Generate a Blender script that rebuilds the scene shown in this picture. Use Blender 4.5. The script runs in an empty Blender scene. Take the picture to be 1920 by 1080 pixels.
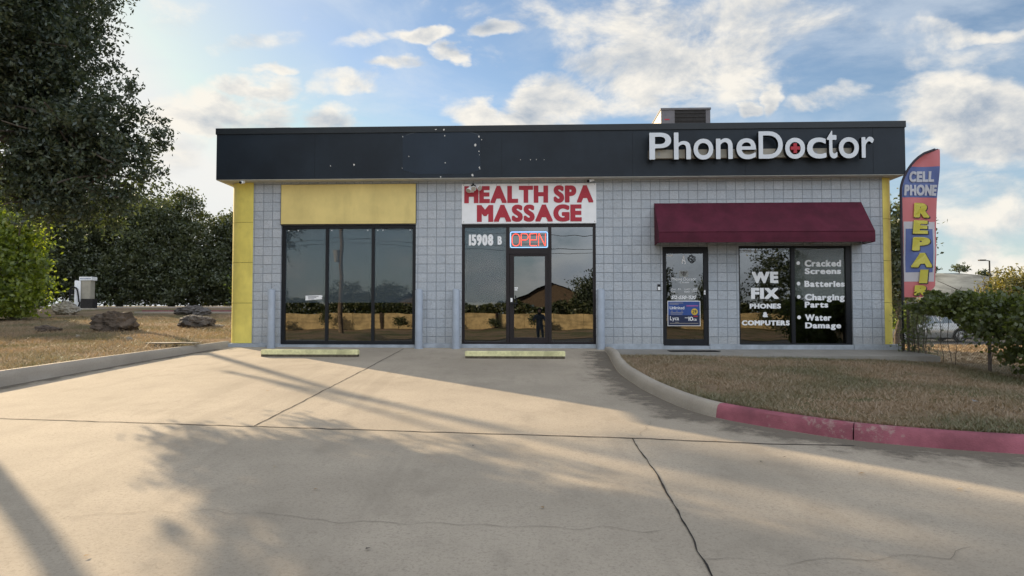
import bpy, bmesh, math, random
import numpy as np
from mathutils import Vector, Matrix, noise as mnoise

random.seed(7)
rng = np.random.default_rng(11)
scene = bpy.context.scene
COL = scene.collection
rad = math.radians

# ------------------------------------------------------------------ camera
EYE = 0.77
cam_data = bpy.data.cameras.new('camera')
cam = bpy.data.objects.new('camera', cam_data)
COL.objects.link(cam)
cam_data.sensor_width = 36.0
cam_data.lens = 1300.0 / 1920.0 * 36.0
cam_data.clip_start = 0.02
cam_data.clip_end = 3000
cam.location = (0, 0, EYE)
cam.rotation_euler = (rad(90) + math.atan(48 / 1300.0), 0, 0)
scene.camera = cam

# ------------------------------------------------------------------ light and exposure
SUN_AZ, SUN_EL = rad(-44.3), rad(20.0)
SUN = Vector((math.sin(SUN_AZ) * math.cos(SUN_EL), math.cos(SUN_AZ) * math.cos(SUN_EL), math.sin(SUN_EL)))
sd = bpy.data.lights.new('sun', 'SUN')
sd.energy = 5.0
sd.angle = rad(0.55)
sd.color = (1.0, 0.79, 0.52)
sun = bpy.data.objects.new('sun', sd)
COL.objects.link(sun)
sun.rotation_euler = SUN.to_track_quat('Z', 'Y').to_euler()
scene.view_settings.view_transform = 'Standard'
scene.view_settings.look = 'None'
scene.view_settings.exposure = 0.90
scene.view_settings.gamma = 1.0
scene.cycles.max_bounces = 8
scene.cycles.transparent_max_bounces = 12
scene.cycles.use_adaptive_sampling = True
scene.cycles.use_denoising = True


class NG:
    """small helper for writing node trees"""
    def __init__(self, nt):
        self.nt = nt

    def n(self, typ, **kw):
        nd = self.nt.nodes.new(typ)
        for k, v in kw.items():
            if k.startswith('i_'):
                self.set(nd.inputs[k[2:].replace('_', ' ')], v)
            else:
                setattr(nd, k, v)
        return nd

    def set(self, sock, v):
        if hasattr(v, 'bl_idname') and hasattr(v, 'is_linked'):
            self.nt.links.new(v, sock)
        else:
            sock.default_value = v

    def m(self, op, a, b=None, c=None, clamp=False):
        nd = self.nt.nodes.new('ShaderNodeMath')
        nd.operation = op
        nd.use_clamp = clamp
        self.set(nd.inputs[0], a)
        if b is not None:
            self.set(nd.inputs[1], b)
        if c is not None:
            self.set(nd.inputs[2], c)
        return nd.outputs[0]

    def v(self, op, a, b=None, s=None):
        nd = self.nt.nodes.new('ShaderNodeVectorMath')
        nd.operation = op
        self.set(nd.inputs[0], a)
        if b is not None:
            self.set(nd.inputs[1], b)
        if s is not None:
            self.set(nd.inputs['Scale'], s)
        return nd.outputs['Value'] if op in ('DOT_PRODUCT', 'LENGTH') else nd.outputs[0]

    def mix(self, f, a, b, blend='MIX'):
        nd = self.nt.nodes.new('ShaderNodeMix')
        nd.data_type = 'RGBA'
        nd.blend_type = blend
        self.set(nd.inputs[0], f)
        self.set(nd.inputs[6], a)
        self.set(nd.inputs[7], b)
        return nd.outputs[2]

    def ramp(self, f, lo, hi, smooth=True):
        nd = self.nt.nodes.new('ShaderNodeMapRange')
        nd.interpolation_type = 'SMOOTHSTEP' if smooth else 'LINEAR'
        self.set(nd.inputs['Value'], f)
        self.set(nd.inputs['From Min'], lo)
        self.set(nd.inputs['From Max'], hi)
        return nd.outputs[0]

    def noise(self, vec, scale, detail=4.0, rough=0.55, dist=0.0):
        nd = self.n('ShaderNodeTexNoise')
        nd.inputs['Scale'].default_value = scale
        nd.inputs['Detail'].default_value = detail
        nd.inputs['Roughness'].default_value = rough
        nd.inputs['Distortion'].default_value = dist
        if vec is not None:
            self.nt.links.new(vec, nd.inputs['Vector'])
        return nd.outputs[0]


# ------------------------------------------------------------------ sky with cumulus
def make_sky():
    w = bpy.data.worlds.new('World')
    scene.world = w
    w.use_nodes = True
    nt = w.node_tree
    g = NG(nt)
    bg = nt.nodes['Background']
    sk = g.n('ShaderNodeTexSky', sky_type='NISHITA', sun_disc=False, sun_elevation=SUN_EL, sun_rotation=SUN_AZ)
    sk.air_density = 1.0
    sk.dust_density = 0.35
    sk.ozone_density = 1.6
    tc = g.n('ShaderNodeTexCoord')
    d = tc.outputs['Generated']
    sep = g.n('ShaderNodeSeparateXYZ')
    nt.links.new(d, sep.inputs[0])
    x, y, z = sep.outputs
    az = g.m('ARCTAN2', x, y)
    el = g.m('ARCSINE', z)
    st = g.v('MULTIPLY', d, (1.0, 1.0, 1.75))
    n1 = g.noise(st, 6.5, 10, 0.60, 0.25)
    n2 = g.noise(st, 2.2, 4, 0.5)
    off = g.v('ADD', st, (-0.012, 0.0, 0.034))
    n1b = g.noise(off, 6.5, 10, 0.60, 0.25)
    # warped position so that cloud outlines are ragged
    warp = g.n('ShaderNodeTexNoise')
    warp.inputs['Scale'].default_value = 9.0
    warp.inputs['Detail'].default_value = 6.0
    nt.links.new(st, warp.inputs['Vector'])
    ws = g.n('ShaderNodeSeparateColor')
    nt.links.new(warp.outputs['Color'], ws.inputs[0])
    azw = g.m('ADD', az, g.m('MULTIPLY', g.m('SUBTRACT', ws.outputs[0], 0.5), 0.16))
    elw = g.m('ADD', el, g.m('MULTIPLY', g.m('SUBTRACT', ws.outputs[1], 0.5), 0.09))

    def blob(px, py, wx, wy, amp, tilt=0.0):
        a0 = math.atan((px - 960) / 1300)
        e0 = math.atan((588 - py) / 1300 * math.cos(a0))
        da = g.m('SUBTRACT', azw, a0)
        de = g.m('SUBTRACT', elw, e0)
        if tilt:
            de = g.m('ADD', de, g.m('MULTIPLY', da, tilt))
        q = g.m('ADD', g.m('POWER', g.m('ABSOLUTE', g.m('DIVIDE', da, wx / 1300)), 2.0),
                g.m('POWER', g.m('ABSOLUTE', g.m('DIVIDE', de, wy / 1300)), 2.0))
        return g.m('MULTIPLY', g.m('SUBTRACT', 1.0, g.m('MINIMUM', q, 1.0)), amp)
    blobs = [(1270, 120, 270, 100, .56, 0.0), (1230, 40, 330, 70, .40, .1), (1650, 60, 220, 70, .26, .3), (1010, 210, 90, 40, .52, .1), (560, 60, 160, 40, .34, -.2), (1060, 195, 160, 55, .52, .0), (1480, 60, 230, 90, .30, 0.3), (1500, 115, 120, 30, .2, .2),
             (1850, 235, 170, 85, .60, 0.35), (1860, 390, 130, 75, .5, 0.2), (1740, 290, 70, 30, .25, 0), (1900, 470, 90, 40, .5, .2),
             (1830, 50, 110, 22, .32, .35), (1560, 185, 80, 28, .42, .1), (1445, 190, 36, 42, .50, 0), (1390, 208, 40, 24, .55, 0),
             (790, 52, 78, 28, .60, 0), (850, 88, 48, 18, .48, 0), (955, 48, 70, 26, .50, 0), (680, 62, 95, 26, .42, -.35), (740, 115, 68, 20, .48, -.05),
             (640, 152, 110, 24, .50, -.2), (500, 130, 60, 15, .45, -.1), (470, 155, 80, 22, .45, -.1), (620, 222, 120, 34, .50, 0), (445, 205, 110, 45, .45, 0),
             (330, 215, 110, 40, .5, 0), (900, 205, 110, 34, .48, .1), (310, 300, 90, 70, .35, 0)]
    tot = None
    for b in blobs:
        o = blob(*b)
        tot = o if tot is None else g.m('MAXIMUM', tot, o)
    fill_cloud = g.ramp(g.v('DOT_PRODUCT', d, (0.30, -0.72, 0.63)), 0.66, 0.92)
    # broken cloud field over the rest of the sky (overhead and behind)
    back = g.m('MULTIPLY', g.ramp(g.m('MULTIPLY', y, -1.0), -0.55, 0.25), g.m('SUBTRACT', g.m('MULTIPLY', n2, 1.5), 0.42))
    high = g.m('MULTIPLY', g.m('MAXIMUM', g.m('MULTIPLY', g.ramp(el, rad(27), rad(44)), 0.4), fill_cloud), g.m('SUBTRACT', g.m('MULTIPLY', n2, 1.5), 0.30))
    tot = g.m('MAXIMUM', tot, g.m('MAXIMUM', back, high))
    dens = g.m('ADD', g.m('MULTIPLY', tot, 1.15), g.m('MULTIPLY', g.m('SUBTRACT', n1, 0.5), 1.55))
    dens = g.m('SUBTRACT', dens, 0.17)
    alpha = g.ramp(dens, -0.04, 0.36)
    thick = g.ramp(dens, 0.10, 0.62)
    # cloud body light: edges towards the sun bright, thick undersides grey
    relief = g.m('MULTIPLY', g.m('SUBTRACT', n1, n1b), 4.0)
    lit = g.m('ADD', g.m('SUBTRACT', 0.86, g.m('MULTIPLY', thick, 0.40)), relief, clamp=True)
    ccol = g.mix(lit, (2.9, 3.35, 3.95, 1), (6.9, 6.55, 5.9, 1))
    # cloud bank behind the camera, added extra bright to fill the shaded facade
    ccol = g.mix(fill_cloud, ccol, (13.2, 14.2, 15.6, 1))
    skb = g.v('MINIMUM', g.v('SCALE', sk.outputs[0], s=1.0), (6.6, 6.5, 6.2))
    # pale high veil around the low sun side
    veil_b = g.m('MULTIPLY', g.ramp(g.m('ADD', az, g.m('MULTIPLY', n2, 0.5)), rad(12), rad(-28)), g.ramp(el, rad(4), rad(22)))
    veil_b = g.m('MULTIPLY', veil_b, g.m('ADD', 0.25, g.m('MULTIPLY', n2, 0.9)), clamp=True)
    sky2 = g.mix(g.m('MULTIPLY', veil_b, 0.75), skb, (5.6, 5.9, 5.9, 1))
    thin = g.noise(g.v('MULTIPLY', st, (1.0, 1.0, 1.6)), 3.1, 8, 0.62, 0.5)
    sky2 = g.mix(g.m('MULTIPLY', g.ramp(thin, .42, .72), .50), sky2, (5.3, 5.75, 6.2, 1))
    low = g.ramp(el, rad(14), rad(-1))
    sky2 = g.mix(g.m('MULTIPLY', low, 0.45), sky2, (4.3, 5.0, 5.6, 1))
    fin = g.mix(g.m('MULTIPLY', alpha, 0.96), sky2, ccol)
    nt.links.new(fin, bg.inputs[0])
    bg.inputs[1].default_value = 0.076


make_sky()


# ------------------------------------------------------------------ materials
def mat(name, col, rough=0.8, var=0.0, vscale=6.0, bump=0.0, bscale=60.0, metal=0.0, spec=0.3, coat=0.0, grime=0.0):
    m = bpy.data.materials.new(name)
    m.use_nodes = True
    g = NG(m.node_tree)
    b = m.node_tree.nodes['Principled BSDF']
    b.inputs['Roughness'].default_value = rough
    b.inputs['Metallic'].default_value = metal
    b.inputs['Specular IOR Level'].default_value = spec
    b.inputs['Coat Weight'].default_value = coat
    tc = g.n('ShaderNodeTexCoord')
    ob = tc.outputs['Object']
    c = (*col, 1)
    if var:
        nz = g.noise(ob, vscale, 5, 0.6)
        lo = tuple(max(0, k * (1 - var)) for k in col) + (1,)
        hi = tuple(min(1, k * (1 + var)) for k in col) + (1,)
        c = g.mix(g.ramp(nz, 0.3, 0.7), lo, hi)
    if grime:
        nz2 = g.noise(g.v('MULTIPLY', ob, (1, 1, .35)), 2.3, 6, 0.65)
        c = g.mix(g.m('MULTIPLY', g.ramp(nz2, 0.45, 0.75), grime), c, tuple(k * .45 for k in col) + (1,))
    g.set(b.inputs['Base Color'], c)
    if bump:
        bp = g.n('ShaderNodeBump')
        bp.inputs['Strength'].default_value = bump
        bp.inputs['Distance'].default_value = 0.01
        m.node_tree.links.new(g.noise(ob, bscale, 4, 0.6), bp.inputs['Height'])
        m.node_tree.links.new(bp.outputs[0], b.inputs['Normal'])
    return m


def emit(name, col, s):
    m = bpy.data.materials.new(name)
    m.use_nodes = True
    b = m.node_tree.nodes['Principled BSDF']
    b.inputs['Base Color'].default_value = (*col, 1)
    b.inputs['Emission Color'].default_value = (*col, 1)
    b.inputs['Emission Strength'].default_value = s
    return m


def mat_block():
    m = bpy.data.materials.new('split_face_block')
    m.use_nodes = True
    nt = m.node_tree
    g = NG(nt)
    b = nt.nodes['Principled BSDF']
    b.inputs['Roughness'].default_value = 0.85
    tc = g.n('ShaderNodeTexCoord')
    sep = g.n('ShaderNodeSeparateXYZ')
    nt.links.new(tc.outputs['Object'], sep.inputs[0])
    cx = g.m('ADD', g.m('ADD', sep.outputs[0], sep.outputs[1]), 50 * .2085 - (-5.25) % .2085 + .0)
    cz = g.m('ADD', sep.outputs[2], 20 * .2032 - 2.90 % .2032)
    fx = g.m('MODULO', cx, .2085)
    fz = g.m('MODULO', cz, .2032)
    ix = g.m('FLOOR', g.m('DIVIDE', cx, .2085))
    iz = g.m('FLOOR', g.m('DIVIDE', cz, .2032))
    ex = g.m('MINIMUM', fx, g.m('SUBTRACT', .2085, fx))
    ez = g.m('MINIMUM', fz, g.m('SUBTRACT', .2032, fz))
    e = g.m('MINIMUM', ex, ez)
    wob = g.m('MULTIPLY', g.m('SUBTRACT', g.noise(tc.outputs['Object'], 40, 2), 0.5), 0.006)
    face = g.ramp(g.m('ADD', e, wob), 0.0025, 0.0085)
    wn = g.n('ShaderNodeTexWhiteNoise', noise_dimensions='2D')
    cmb = g.n('ShaderNodeCombineXYZ')
    nt.links.new(ix, cmb.inputs[0])
    nt.links.new(iz, cmb.inputs[1])
    nt.links.new(cmb.outputs[0], wn.inputs['Vector'])
    bigger = g.noise(tc.outputs['Object'], 0.9, 4)
    fine = g.noise(tc.outputs['Object'], 34, 5, 0.65)
    base = g.mix(wn.outputs[0], (.43, .475, .53, 1), (.515, .555, .605, 1))
    base = g.mix(g.m('MULTIPLY', g.ramp(fine, .45, .68), .50), base, (.32, .35, .39, 1))
    base = g.mix(g.m('MULTIPLY', g.ramp(bigger, .45, .7), .25), base, (.42, .45, .48, 1))
    dirt = g.m('MULTIPLY', g.ramp(g.m('ADD', sep.outputs[2], g.m('MULTIPLY', fine, -.5)), .30, -.22), .55)
    base = g.mix(dirt, base, (.36, .35, .33, 1))
    wav0 = g.noise(tc.outputs['Object'], 21, 6, 0.72, .8)
    base = g.mix(g.m('MULTIPLY', g.ramp(wav0, .50, .30), .45), base, (.29, .315, .35, 1))
    base = g.mix(g.m('MULTIPLY', g.ramp(wav0, .56, .72), .35), base, (.60, .635, .67, 1))
    drip = g.noise(g.v('MULTIPLY', tc.outputs['Object'], (3.2, 3.2, .35)), 1.6, 5, .6)
    base = g.mix(g.m('MULTIPLY', g.ramp(drip, .55, .78), .22), base, (.33, .34, .34, 1))
    colr = g.mix(face, (.27, .305, .35, 1), base)
    g.set(b.inputs['Base Color'], colr)
    # each split face tilts its own way and is rough
    t1 = g.m('MULTIPLY', g.m('SUBTRACT', wn.outputs[0], .5), g.m('MULTIPLY', fx, .12))
    wav = g.noise(tc.outputs['Object'], 13, 6, 0.7, .6)
    h = g.m('ADD', g.m('MULTIPLY', face, .010), g.m('ADD', g.m('MULTIPLY', wav, .034), t1))
    bp = g.n('ShaderNodeBump')
    bp.inputs['Strength'].default_value = 0.9
    bp.inputs['Distance'].default_value = 1.0
    nt.links.new(h, bp.inputs['Height'])
    nt.links.new(bp.outputs[0], b.inputs['Normal'])
    return m


def mat_concrete(name, col, lum=1.0, speck=.5, kerb=False):
    m = bpy.data.materials.new(name)
    m.use_nodes = True
    nt = m.node_tree
    g = NG(nt)
    b = nt.nodes['Principled BSDF']
    tc = g.n('ShaderNodeTexCoord')
    ob = tc.outputs['Object']
    big = g.noise(ob, .45, 5, .6)
    mid = g.noise(g.v('MULTIPLY', ob, (1, .6, 1)), 2.2, 6, .65)
    fin = g.noise(ob, 70, 5, .8)
    tyre = g.noise(g.v('MULTIPLY', ob, (1.5, .10, 1)), 1.7, 4, .6)
    vo = g.n('ShaderNodeTexVoronoi')
    vo.inputs['Scale'].default_value = 90
    nt.links.new(ob, vo.inputs['Vector'])
    c = g.mix(g.ramp(big, .3, .7), tuple(k * .86 for k in col) + (1,), tuple(min(1, k * 1.10) for k in col) + (1,))
    c = g.mix(g.m('MULTIPLY', g.ramp(mid, .48, .76), .52), c, tuple(k * .66 for k in col) + (1,))
    c = g.mix(g.m('MULTIPLY', g.ramp(fin, .55, .72), speck), c, tuple(k * .50 for k in col) + (1,))
    c = g.mix(g.m('MULTIPLY', g.ramp(fin, .42, .30), speck * .6), c, tuple(min(1, k * 1.45) for k in col) + (1,))
    mg = g.noise(ob, 42, 5, .8)
    c = g.mix(g.m('MULTIPLY', g.ramp(mg, .50, .66), speck * .75), c, tuple(k * .60 for k in col) + (1,))
    pick = g.n('ShaderNodeSeparateColor')
    nt.links.new(vo.outputs['Color'], pick.inputs[0])
    c = g.mix(g.m('MULTIPLY', g.m('GREATER_THAN', pick.outputs[0], .90), speck * .18), c, tuple(k * .35 for k in col) + (1,))
    c = g.mix(g.m('MULTIPLY', g.ramp(tyre, .52, .72), .30), c, tuple(k * .62 for k in col) + (1,))
    # isolated oil drips and stains
    v2 = g.n('ShaderNodeTexVoronoi')
    v2.inputs['Scale'].default_value = 1.1
    nt.links.new(g.v('ADD', ob, g.v('SCALE', warpcol(g, ob), s=.25)), v2.inputs['Vector'])
    c = g.mix(g.m('MULTIPLY', g.ramp(v2.outputs['Distance'], .10, .015), .35 if not kerb else .2), c, tuple(k * .42 for k in col) + (1,))
    g.set(b.inputs['Base Color'], c)
    b.inputs['Roughness'].default_value = .9
    b.inputs['Specular IOR Level'].default_value = .14
    bp = g.n('ShaderNodeBump')
    bp.inputs['Strength'].default_value = .5
    bp.inputs['Distance'].default_value = .006
    nt.links.new(g.m('ADD', fin, g.m('MULTIPLY', mid, .6)), bp.inputs['Height'])
    nt.links.new(bp.outputs[0], b.inputs['Normal'])
    return m


def warpcol(g, ob):
    nd = g.n('ShaderNodeTexNoise')
    nd.inputs['Scale'].default_value = 3.0
    nd.inputs['Detail'].default_value = 3.0
    g.nt.links.new(ob, nd.inputs['Vector'])
    return nd.outputs['Color']


def mat_worn():
    m = mat('red_kerb_paint', (.29, .095, .125), .78, .25, 3.0, .6, 70, grime=.45)
    g = NG(m.node_tree)
    b = m.node_tree.nodes['Principled BSDF']
    old = b.inputs['Base Color'].links[0].from_socket
    tc = g.n('ShaderNodeTexCoord')
    n1 = g.noise(tc.outputs['Object'], 9, 8, .75)
    n2 = g.noise(tc.outputs['Object'], 1.1, 3, .5)
    wear = g.ramp(g.m('ADD', n1, g.m('MULTIPLY', g.m('SUBTRACT', n2, .5), .6)), .57, .66)
    g.set(b.inputs['Base Color'], g.mix(g.m('MULTIPLY', wear, .7), old, (.34, .25, .23, 1)))
    return m


def mat_turf():
    m = bpy.data.materials.new('dry_turf')
    m.use_nodes = True
    nt = m.node_tree
    g = NG(nt)
    b = nt.nodes['Principled BSDF']
    tc = g.n('ShaderNodeTexCoord')
    ob = tc.outputs['Object']
    a = g.noise(ob, .55, 5, .6)
    c = g.noise(ob, 5, 6, .7)
    f = g.noise(g.v('MULTIPLY', ob, (1, .5, 1)), 45, 4, .7)
    k = g.mix(g.ramp(a, .42, .62), (.255, .185, .125, 1), (.12, .125, .06, 1))
    k = g.mix(g.m('MULTIPLY', g.ramp(c, .45, .70), .75), k, (.15, .105, .07, 1))
    k = g.mix(g.m('MULTIPLY', g.ramp(f, .5, .75), .6), k, (.36, .28, .17, 1))
    g.set(b.inputs['Base Color'], k)
    b.inputs['Roughness'].default_value = .95
    b.inputs['Specular IOR Level'].default_value = .1
    bp = g.n('ShaderNodeBump')
    bp.inputs['Strength'].default_value = .9
    bp.inputs['Distance'].default_value = .04
    nt.links.new(g.m('ADD', f, c), bp.inputs['Height'])
    nt.links.new(bp.outputs[0], b.inputs['Normal'])
    return m


def mat_leaf(name, c0, c1, trans=.35, tcol=None):
    """each leaf has its own tint, stored as a face-corner independent attribute"""
    m = bpy.data.materials.new(name)
    m.use_nodes = True
    nt = m.node_tree
    g = NG(nt)
    nt.nodes.remove(nt.nodes['Principled BSDF'])
    at = g.n('ShaderNodeAttribute', attribute_name='tint')
    c = g.mix(at.outputs['Fac'], (*c0, 1), (*c1, 1))
    df = g.n('ShaderNodeBsdfDiffuse')
    g.set(df.inputs[0], c)
    tr = g.n('ShaderNodeBsdfTranslucent')
    g.set(tr.inputs[0], g.mix(1.0, c, (*(tcol or (1.6, 1.7, .7)), 1), 'MULTIPLY'))
    gl = g.n('ShaderNodeBsdfGlossy')
    gl.inputs['Roughness'].default_value = .45
    gl.inputs[0].default_value = (.8, .85, .9, 1)
    mx = g.n('ShaderNodeMixShader')
    mx.inputs[0].default_value = trans
    nt.links.new(df.outputs[0], mx.inputs[1])
    nt.links.new(tr.outputs[0], mx.inputs[2])
    mx2 = g.n('ShaderNodeMixShader')
    mx2.inputs[0].default_value = .05
    nt.links.new(mx.outputs[0], mx2.inputs[1])
    nt.links.new(gl.outputs[0], mx2.inputs[2])
    nt.links.new(mx2.outputs[0], nt.nodes['Material Output'].inputs[0])
    return m


def mat_glass(name, refl=.30, tint=(.10, .10, .10), wav=.02):
    m = bpy.data.materials.new(name)
    m.use_nodes = True
    nt = m.node_tree
    g = NG(nt)
    nt.nodes.remove(nt.nodes['Principled BSDF'])
    gl = g.n('ShaderNodeBsdfGlossy')
    gl.inputs['Roughness'].default_value = .004
    gl.inputs[0].default_value = (.92, .97, 1.0, 1)
    tp = g.n('ShaderNodeBsdfTransparent')
    tp.inputs[0].default_value = (*tint, 1)
    mx = g.n('ShaderNodeMixShader')
    mx.inputs[0].default_value = refl
    nt.links.new(tp.outputs[0], mx.inputs[1])
    nt.links.new(gl.outputs[0], mx.inputs[2])
    nt.links.new(mx.outputs[0], nt.nodes['Material Output'].inputs[0])
    tc = g.n('ShaderNodeTexCoord')
    bp = g.n('ShaderNodeBump')
    bp.inputs['Strength'].default_value = wav
    bp.inputs['Distance'].default_value = .12
    nt.links.new(g.noise(tc.outputs['Object'], 1.3, 1, .4), bp.inputs['Height'])
    nt.links.new(bp.outputs[0], gl.inputs['Normal'])
    return m


def mat_film(name, col, a):
    m = bpy.data.materials.new(name)
    m.use_nodes = True
    nt = m.node_tree
    g = NG(nt)
    nt.nodes.remove(nt.nodes['Principled BSDF'])
    df = g.n('ShaderNodeBsdfDiffuse')
    df.inputs[0].default_value = (*col, 1)
    tp = g.n('ShaderNodeBsdfTransparent')
    mx = g.n('ShaderNodeMixShader')
    mx.inputs[0].default_value = a
    nt.links.new(tp.outputs[0], mx.inputs[1])
    nt.links.new(df.outputs[0], mx.inputs[2])
    nt.links.new(mx.outputs[0], nt.nodes['Material Output'].inputs[0])
    return m


M = dict(
    block=mat_block(),
    drive=mat_concrete('driveway_concrete', (.415, .358, .288), speck=.8),
    walk=mat_concrete('walk_concrete', (.30, .285, .26), speck=.35),
    kerb=mat_concrete('kerb_concrete', (.40, .36, .31), speck=.45, kerb=True),
    found=mat('painted_footing', (.37, .41, .46), .85, .15, 5, .4, 60, grime=.3),
    redkerb=mat_worn(),
    turf=mat_turf(),
    joint=mat('joint_tar', (.035, .03, .027), .9, .3, 9),
    crack=mat('crack_dirt', (.215, .185, .15), .95),
    fascia=mat('charcoal_panel', (.0125, .0195, .029), .5, .28, .8, .06, 3, spec=.28, grime=.15),
    fascia2=mat('charcoal_patch', (.016, .027, .044), .46, .12, 1.2, .05, 4, spec=.28),
    coping=mat('coping_metal', (.018, .023, .028), .45, .1, 3, spec=.35),
    seam=mat('seam_dark', (.010, .014, .020), .7),
    chip=mat('paint_chip', (.62, .62, .60), .8),
    yellow=mat('yellow_panel', (.74, .595, .23), .5, .09, 1.2, .05, 4, grime=.26),
    yellow2=mat('yellow_column', (.77, .655, .16), .5, .12, 1.5, .05, 4, grime=.30),
    soffit=mat('soffit_paint', (.50, .50, .46), .8, .1, 4),
    frame=mat('dark_bronze_frame', (.009, .0105, .014), .45, .15, 5, spec=.3),
    frame2=mat('brown_bronze_door', (.017, .0125, .014), .45, .15, 5, spec=.3),
    glass=mat_glass('tinted_glass', .195, (.16, .16, .165), .012),
    glassA=mat_glass('clear_tinted_glass', .13, (.30, .30, .30), .012),
    film=mat_film('frosted_film', (.17, .22, .26), .15),
    filmA=mat_film('green_grey_film', (.17, .20, .18), .30),
    room=mat('dark_room_paint', (.055, .05, .045), .9, .2, 2),
    roof=mat('roof_membrane', (.4, .4, .38), .9, .1, 1),
    maroon=mat('maroon_canvas', (.085, .012, .028), .8, .22, 2.2, .25, 140, grime=.25),
    white=mat('white_vinyl', (.86, .87, .89), .55, .04, 3),
    letter=mat('letter_white', (.66, .70, .76), .45, .04, 3),
    red=mat('red_vinyl', (.42, .035, .055), .55, .06, 3),
    blackmetal=mat('black_return', (.012, .014, .017), .5),
    raceway=mat('raceway_tan', (.40, .37, .31), .6, .1, 4),
    bluegrey=mat('blue_grey_paint', (.36, .41, .485), .55, .08, 4, .1, 40, grime=.25),
    stop=mat('pale_yellow_stop', (.68, .65, .36), .75, .18, 9, .5, 60, grime=.6),
    stopside=mat('worn_stop_base', (.10, .085, .06), .9, .3, 20, .5, 60),
    rubber=mat('black_rubber', (.017, .017, .019), .8, .2, 20, .3, 90),
    steel=mat('galvanised_steel', (.42, .42, .40), .45, .12, 12, metal=.7),
    unit=mat('unit_casing', (.15, .145, .16), .55, .12, 3),
    postmetal=mat('rusty_post', (.13, .11, .10), .8, .3, 10),
    ac=mat('grey_sheet_metal', (.33, .33, .345), .55, .1, 3),
    acdark=mat('dark_coil', (.028, .026, .026), .7, .2, 12, .4, 60),
    acside=mat('pale_sheet_metal', (.60, .57, .50), .5, .1, 3),
    bark=mat('oak_bark', (.10, .085, .07), .95, .35, 9, .8, 30),
    oak=mat_leaf('live_oak_leaf', (.019, .033, .021), (.095, .115, .066), .30),
    oak2=mat_leaf('dark_oak_leaf', (.036, .052, .026), (.118, .128, .058), .30),
    lime=mat_leaf('yellow_green_leaf', (.085, .13, .02), (.28, .33, .05), .58, (1.5, 1.5, .6)),
    olive=mat_leaf('olive_leaf', (.09, .095, .025), (.24, .21, .06), .45, (1.5, 1.4, .6)),
    vine=mat_leaf('vine_leaf', (.042, .066, .020), (.16, .18, .058), .45),
    blade=mat_leaf('dry_blade', (.35, .262, .175), (.165, .16, .085), .25, (1.2, 1.1, .8)),
    litter=mat_leaf('dry_leaf_litter', (.30, .19, .09), (.55, .42, .26), .2, (1.1, 1.0, .8)),
    rock=mat('grey_rock', (.125, .115, .112), .9, .5, 4, 1.0, 16, grime=.5),
    rock2=mat('brown_rock', (.115, .092, .076), .9, .5, 3, 1.0, 14, grime=.55),
    rock3=mat('pale_rock', (.36, .33, .28), .9, .45, 5, 1.0, 16, grime=.5),
    stone=mat('tan_stone', (.50, .38, .21), .9, .25, 2.2, .8, 10),
    brick=mat('house_brick', (.11, .08, .06), .9, .3, 7, .4, 30),
    shingle=mat('brown_shingle', (.06, .045, .038), .9, .25, 8, .4, 30),
    asphalt=mat('asphalt', (.055, .055, .056), .9, .2, 6, .4, 60),
    lot=mat('gravel_lot', (.40, .34, .26), .95, .3, 5, .8, 30),
    hill=mat('far_hill', (.19, .195, .18), .95, .5, .12),
    wood=mat('weathered_pole', (.16, .12, .09), .9, .3, 6),
    silver=mat('silver_car_paint', (.42, .42, .41), .3, .02, 2, metal=.5, coat=.6),
    carglass=mat('car_glass', (.10, .14, .17), .05, spec=.9),
    tyre=mat('tyre_rubber', (.02, .02, .021), .85),
    alloy=mat('alloy', (.50, .50, .50), .35, metal=.8),
    tail=mat('tail_lamp', (.45, .02, .02), .25),
    skin=mat('skin', (.42, .26, .19), .6),
    shirt=mat('dark_shirt', (.09, .11, .14), .85),
    jeans=mat('blue_jeans', (.05, .08, .13), .85),
    hair=mat('dark_hair', (.02, .015, .012), .7),
    neonr=emit('neon_red', (1.0, .10, .055), .85),
    neonb=emit('neon_blue', (.28, .52, .95), .75),
    poster=mat('blue_poster', (.035, .085, .30), .4, .15, 3),
    posterdk=mat('navy_poster', (.02, .03, .075), .4),
    gold=mat('gold_print', (.70, .48, .06), .5),
    fred=mat_leaf('pink_red_flag', (.62, .16, .17), (.62, .16, .17), .30, (1, 1, 1)),
    fblue=mat_leaf('blue_flag', (.10, .15, .40), (.10, .15, .40), .30, (1, 1, 1)),
    fwhite=mat_leaf('white_flag', (.60, .60, .64), (.60, .60, .64), .3, (1, 1, 1)),
    fyellow=mat_leaf('yellow_flag', (.70, .62, .06), (.70, .62, .06), .3, (1, 1, .9)),
    fdark=mat('flag_outline', (.05, .045, .06), .8),
)
# the flag cloth has one tint, so its attribute falls back to 0 everywhere


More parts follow.
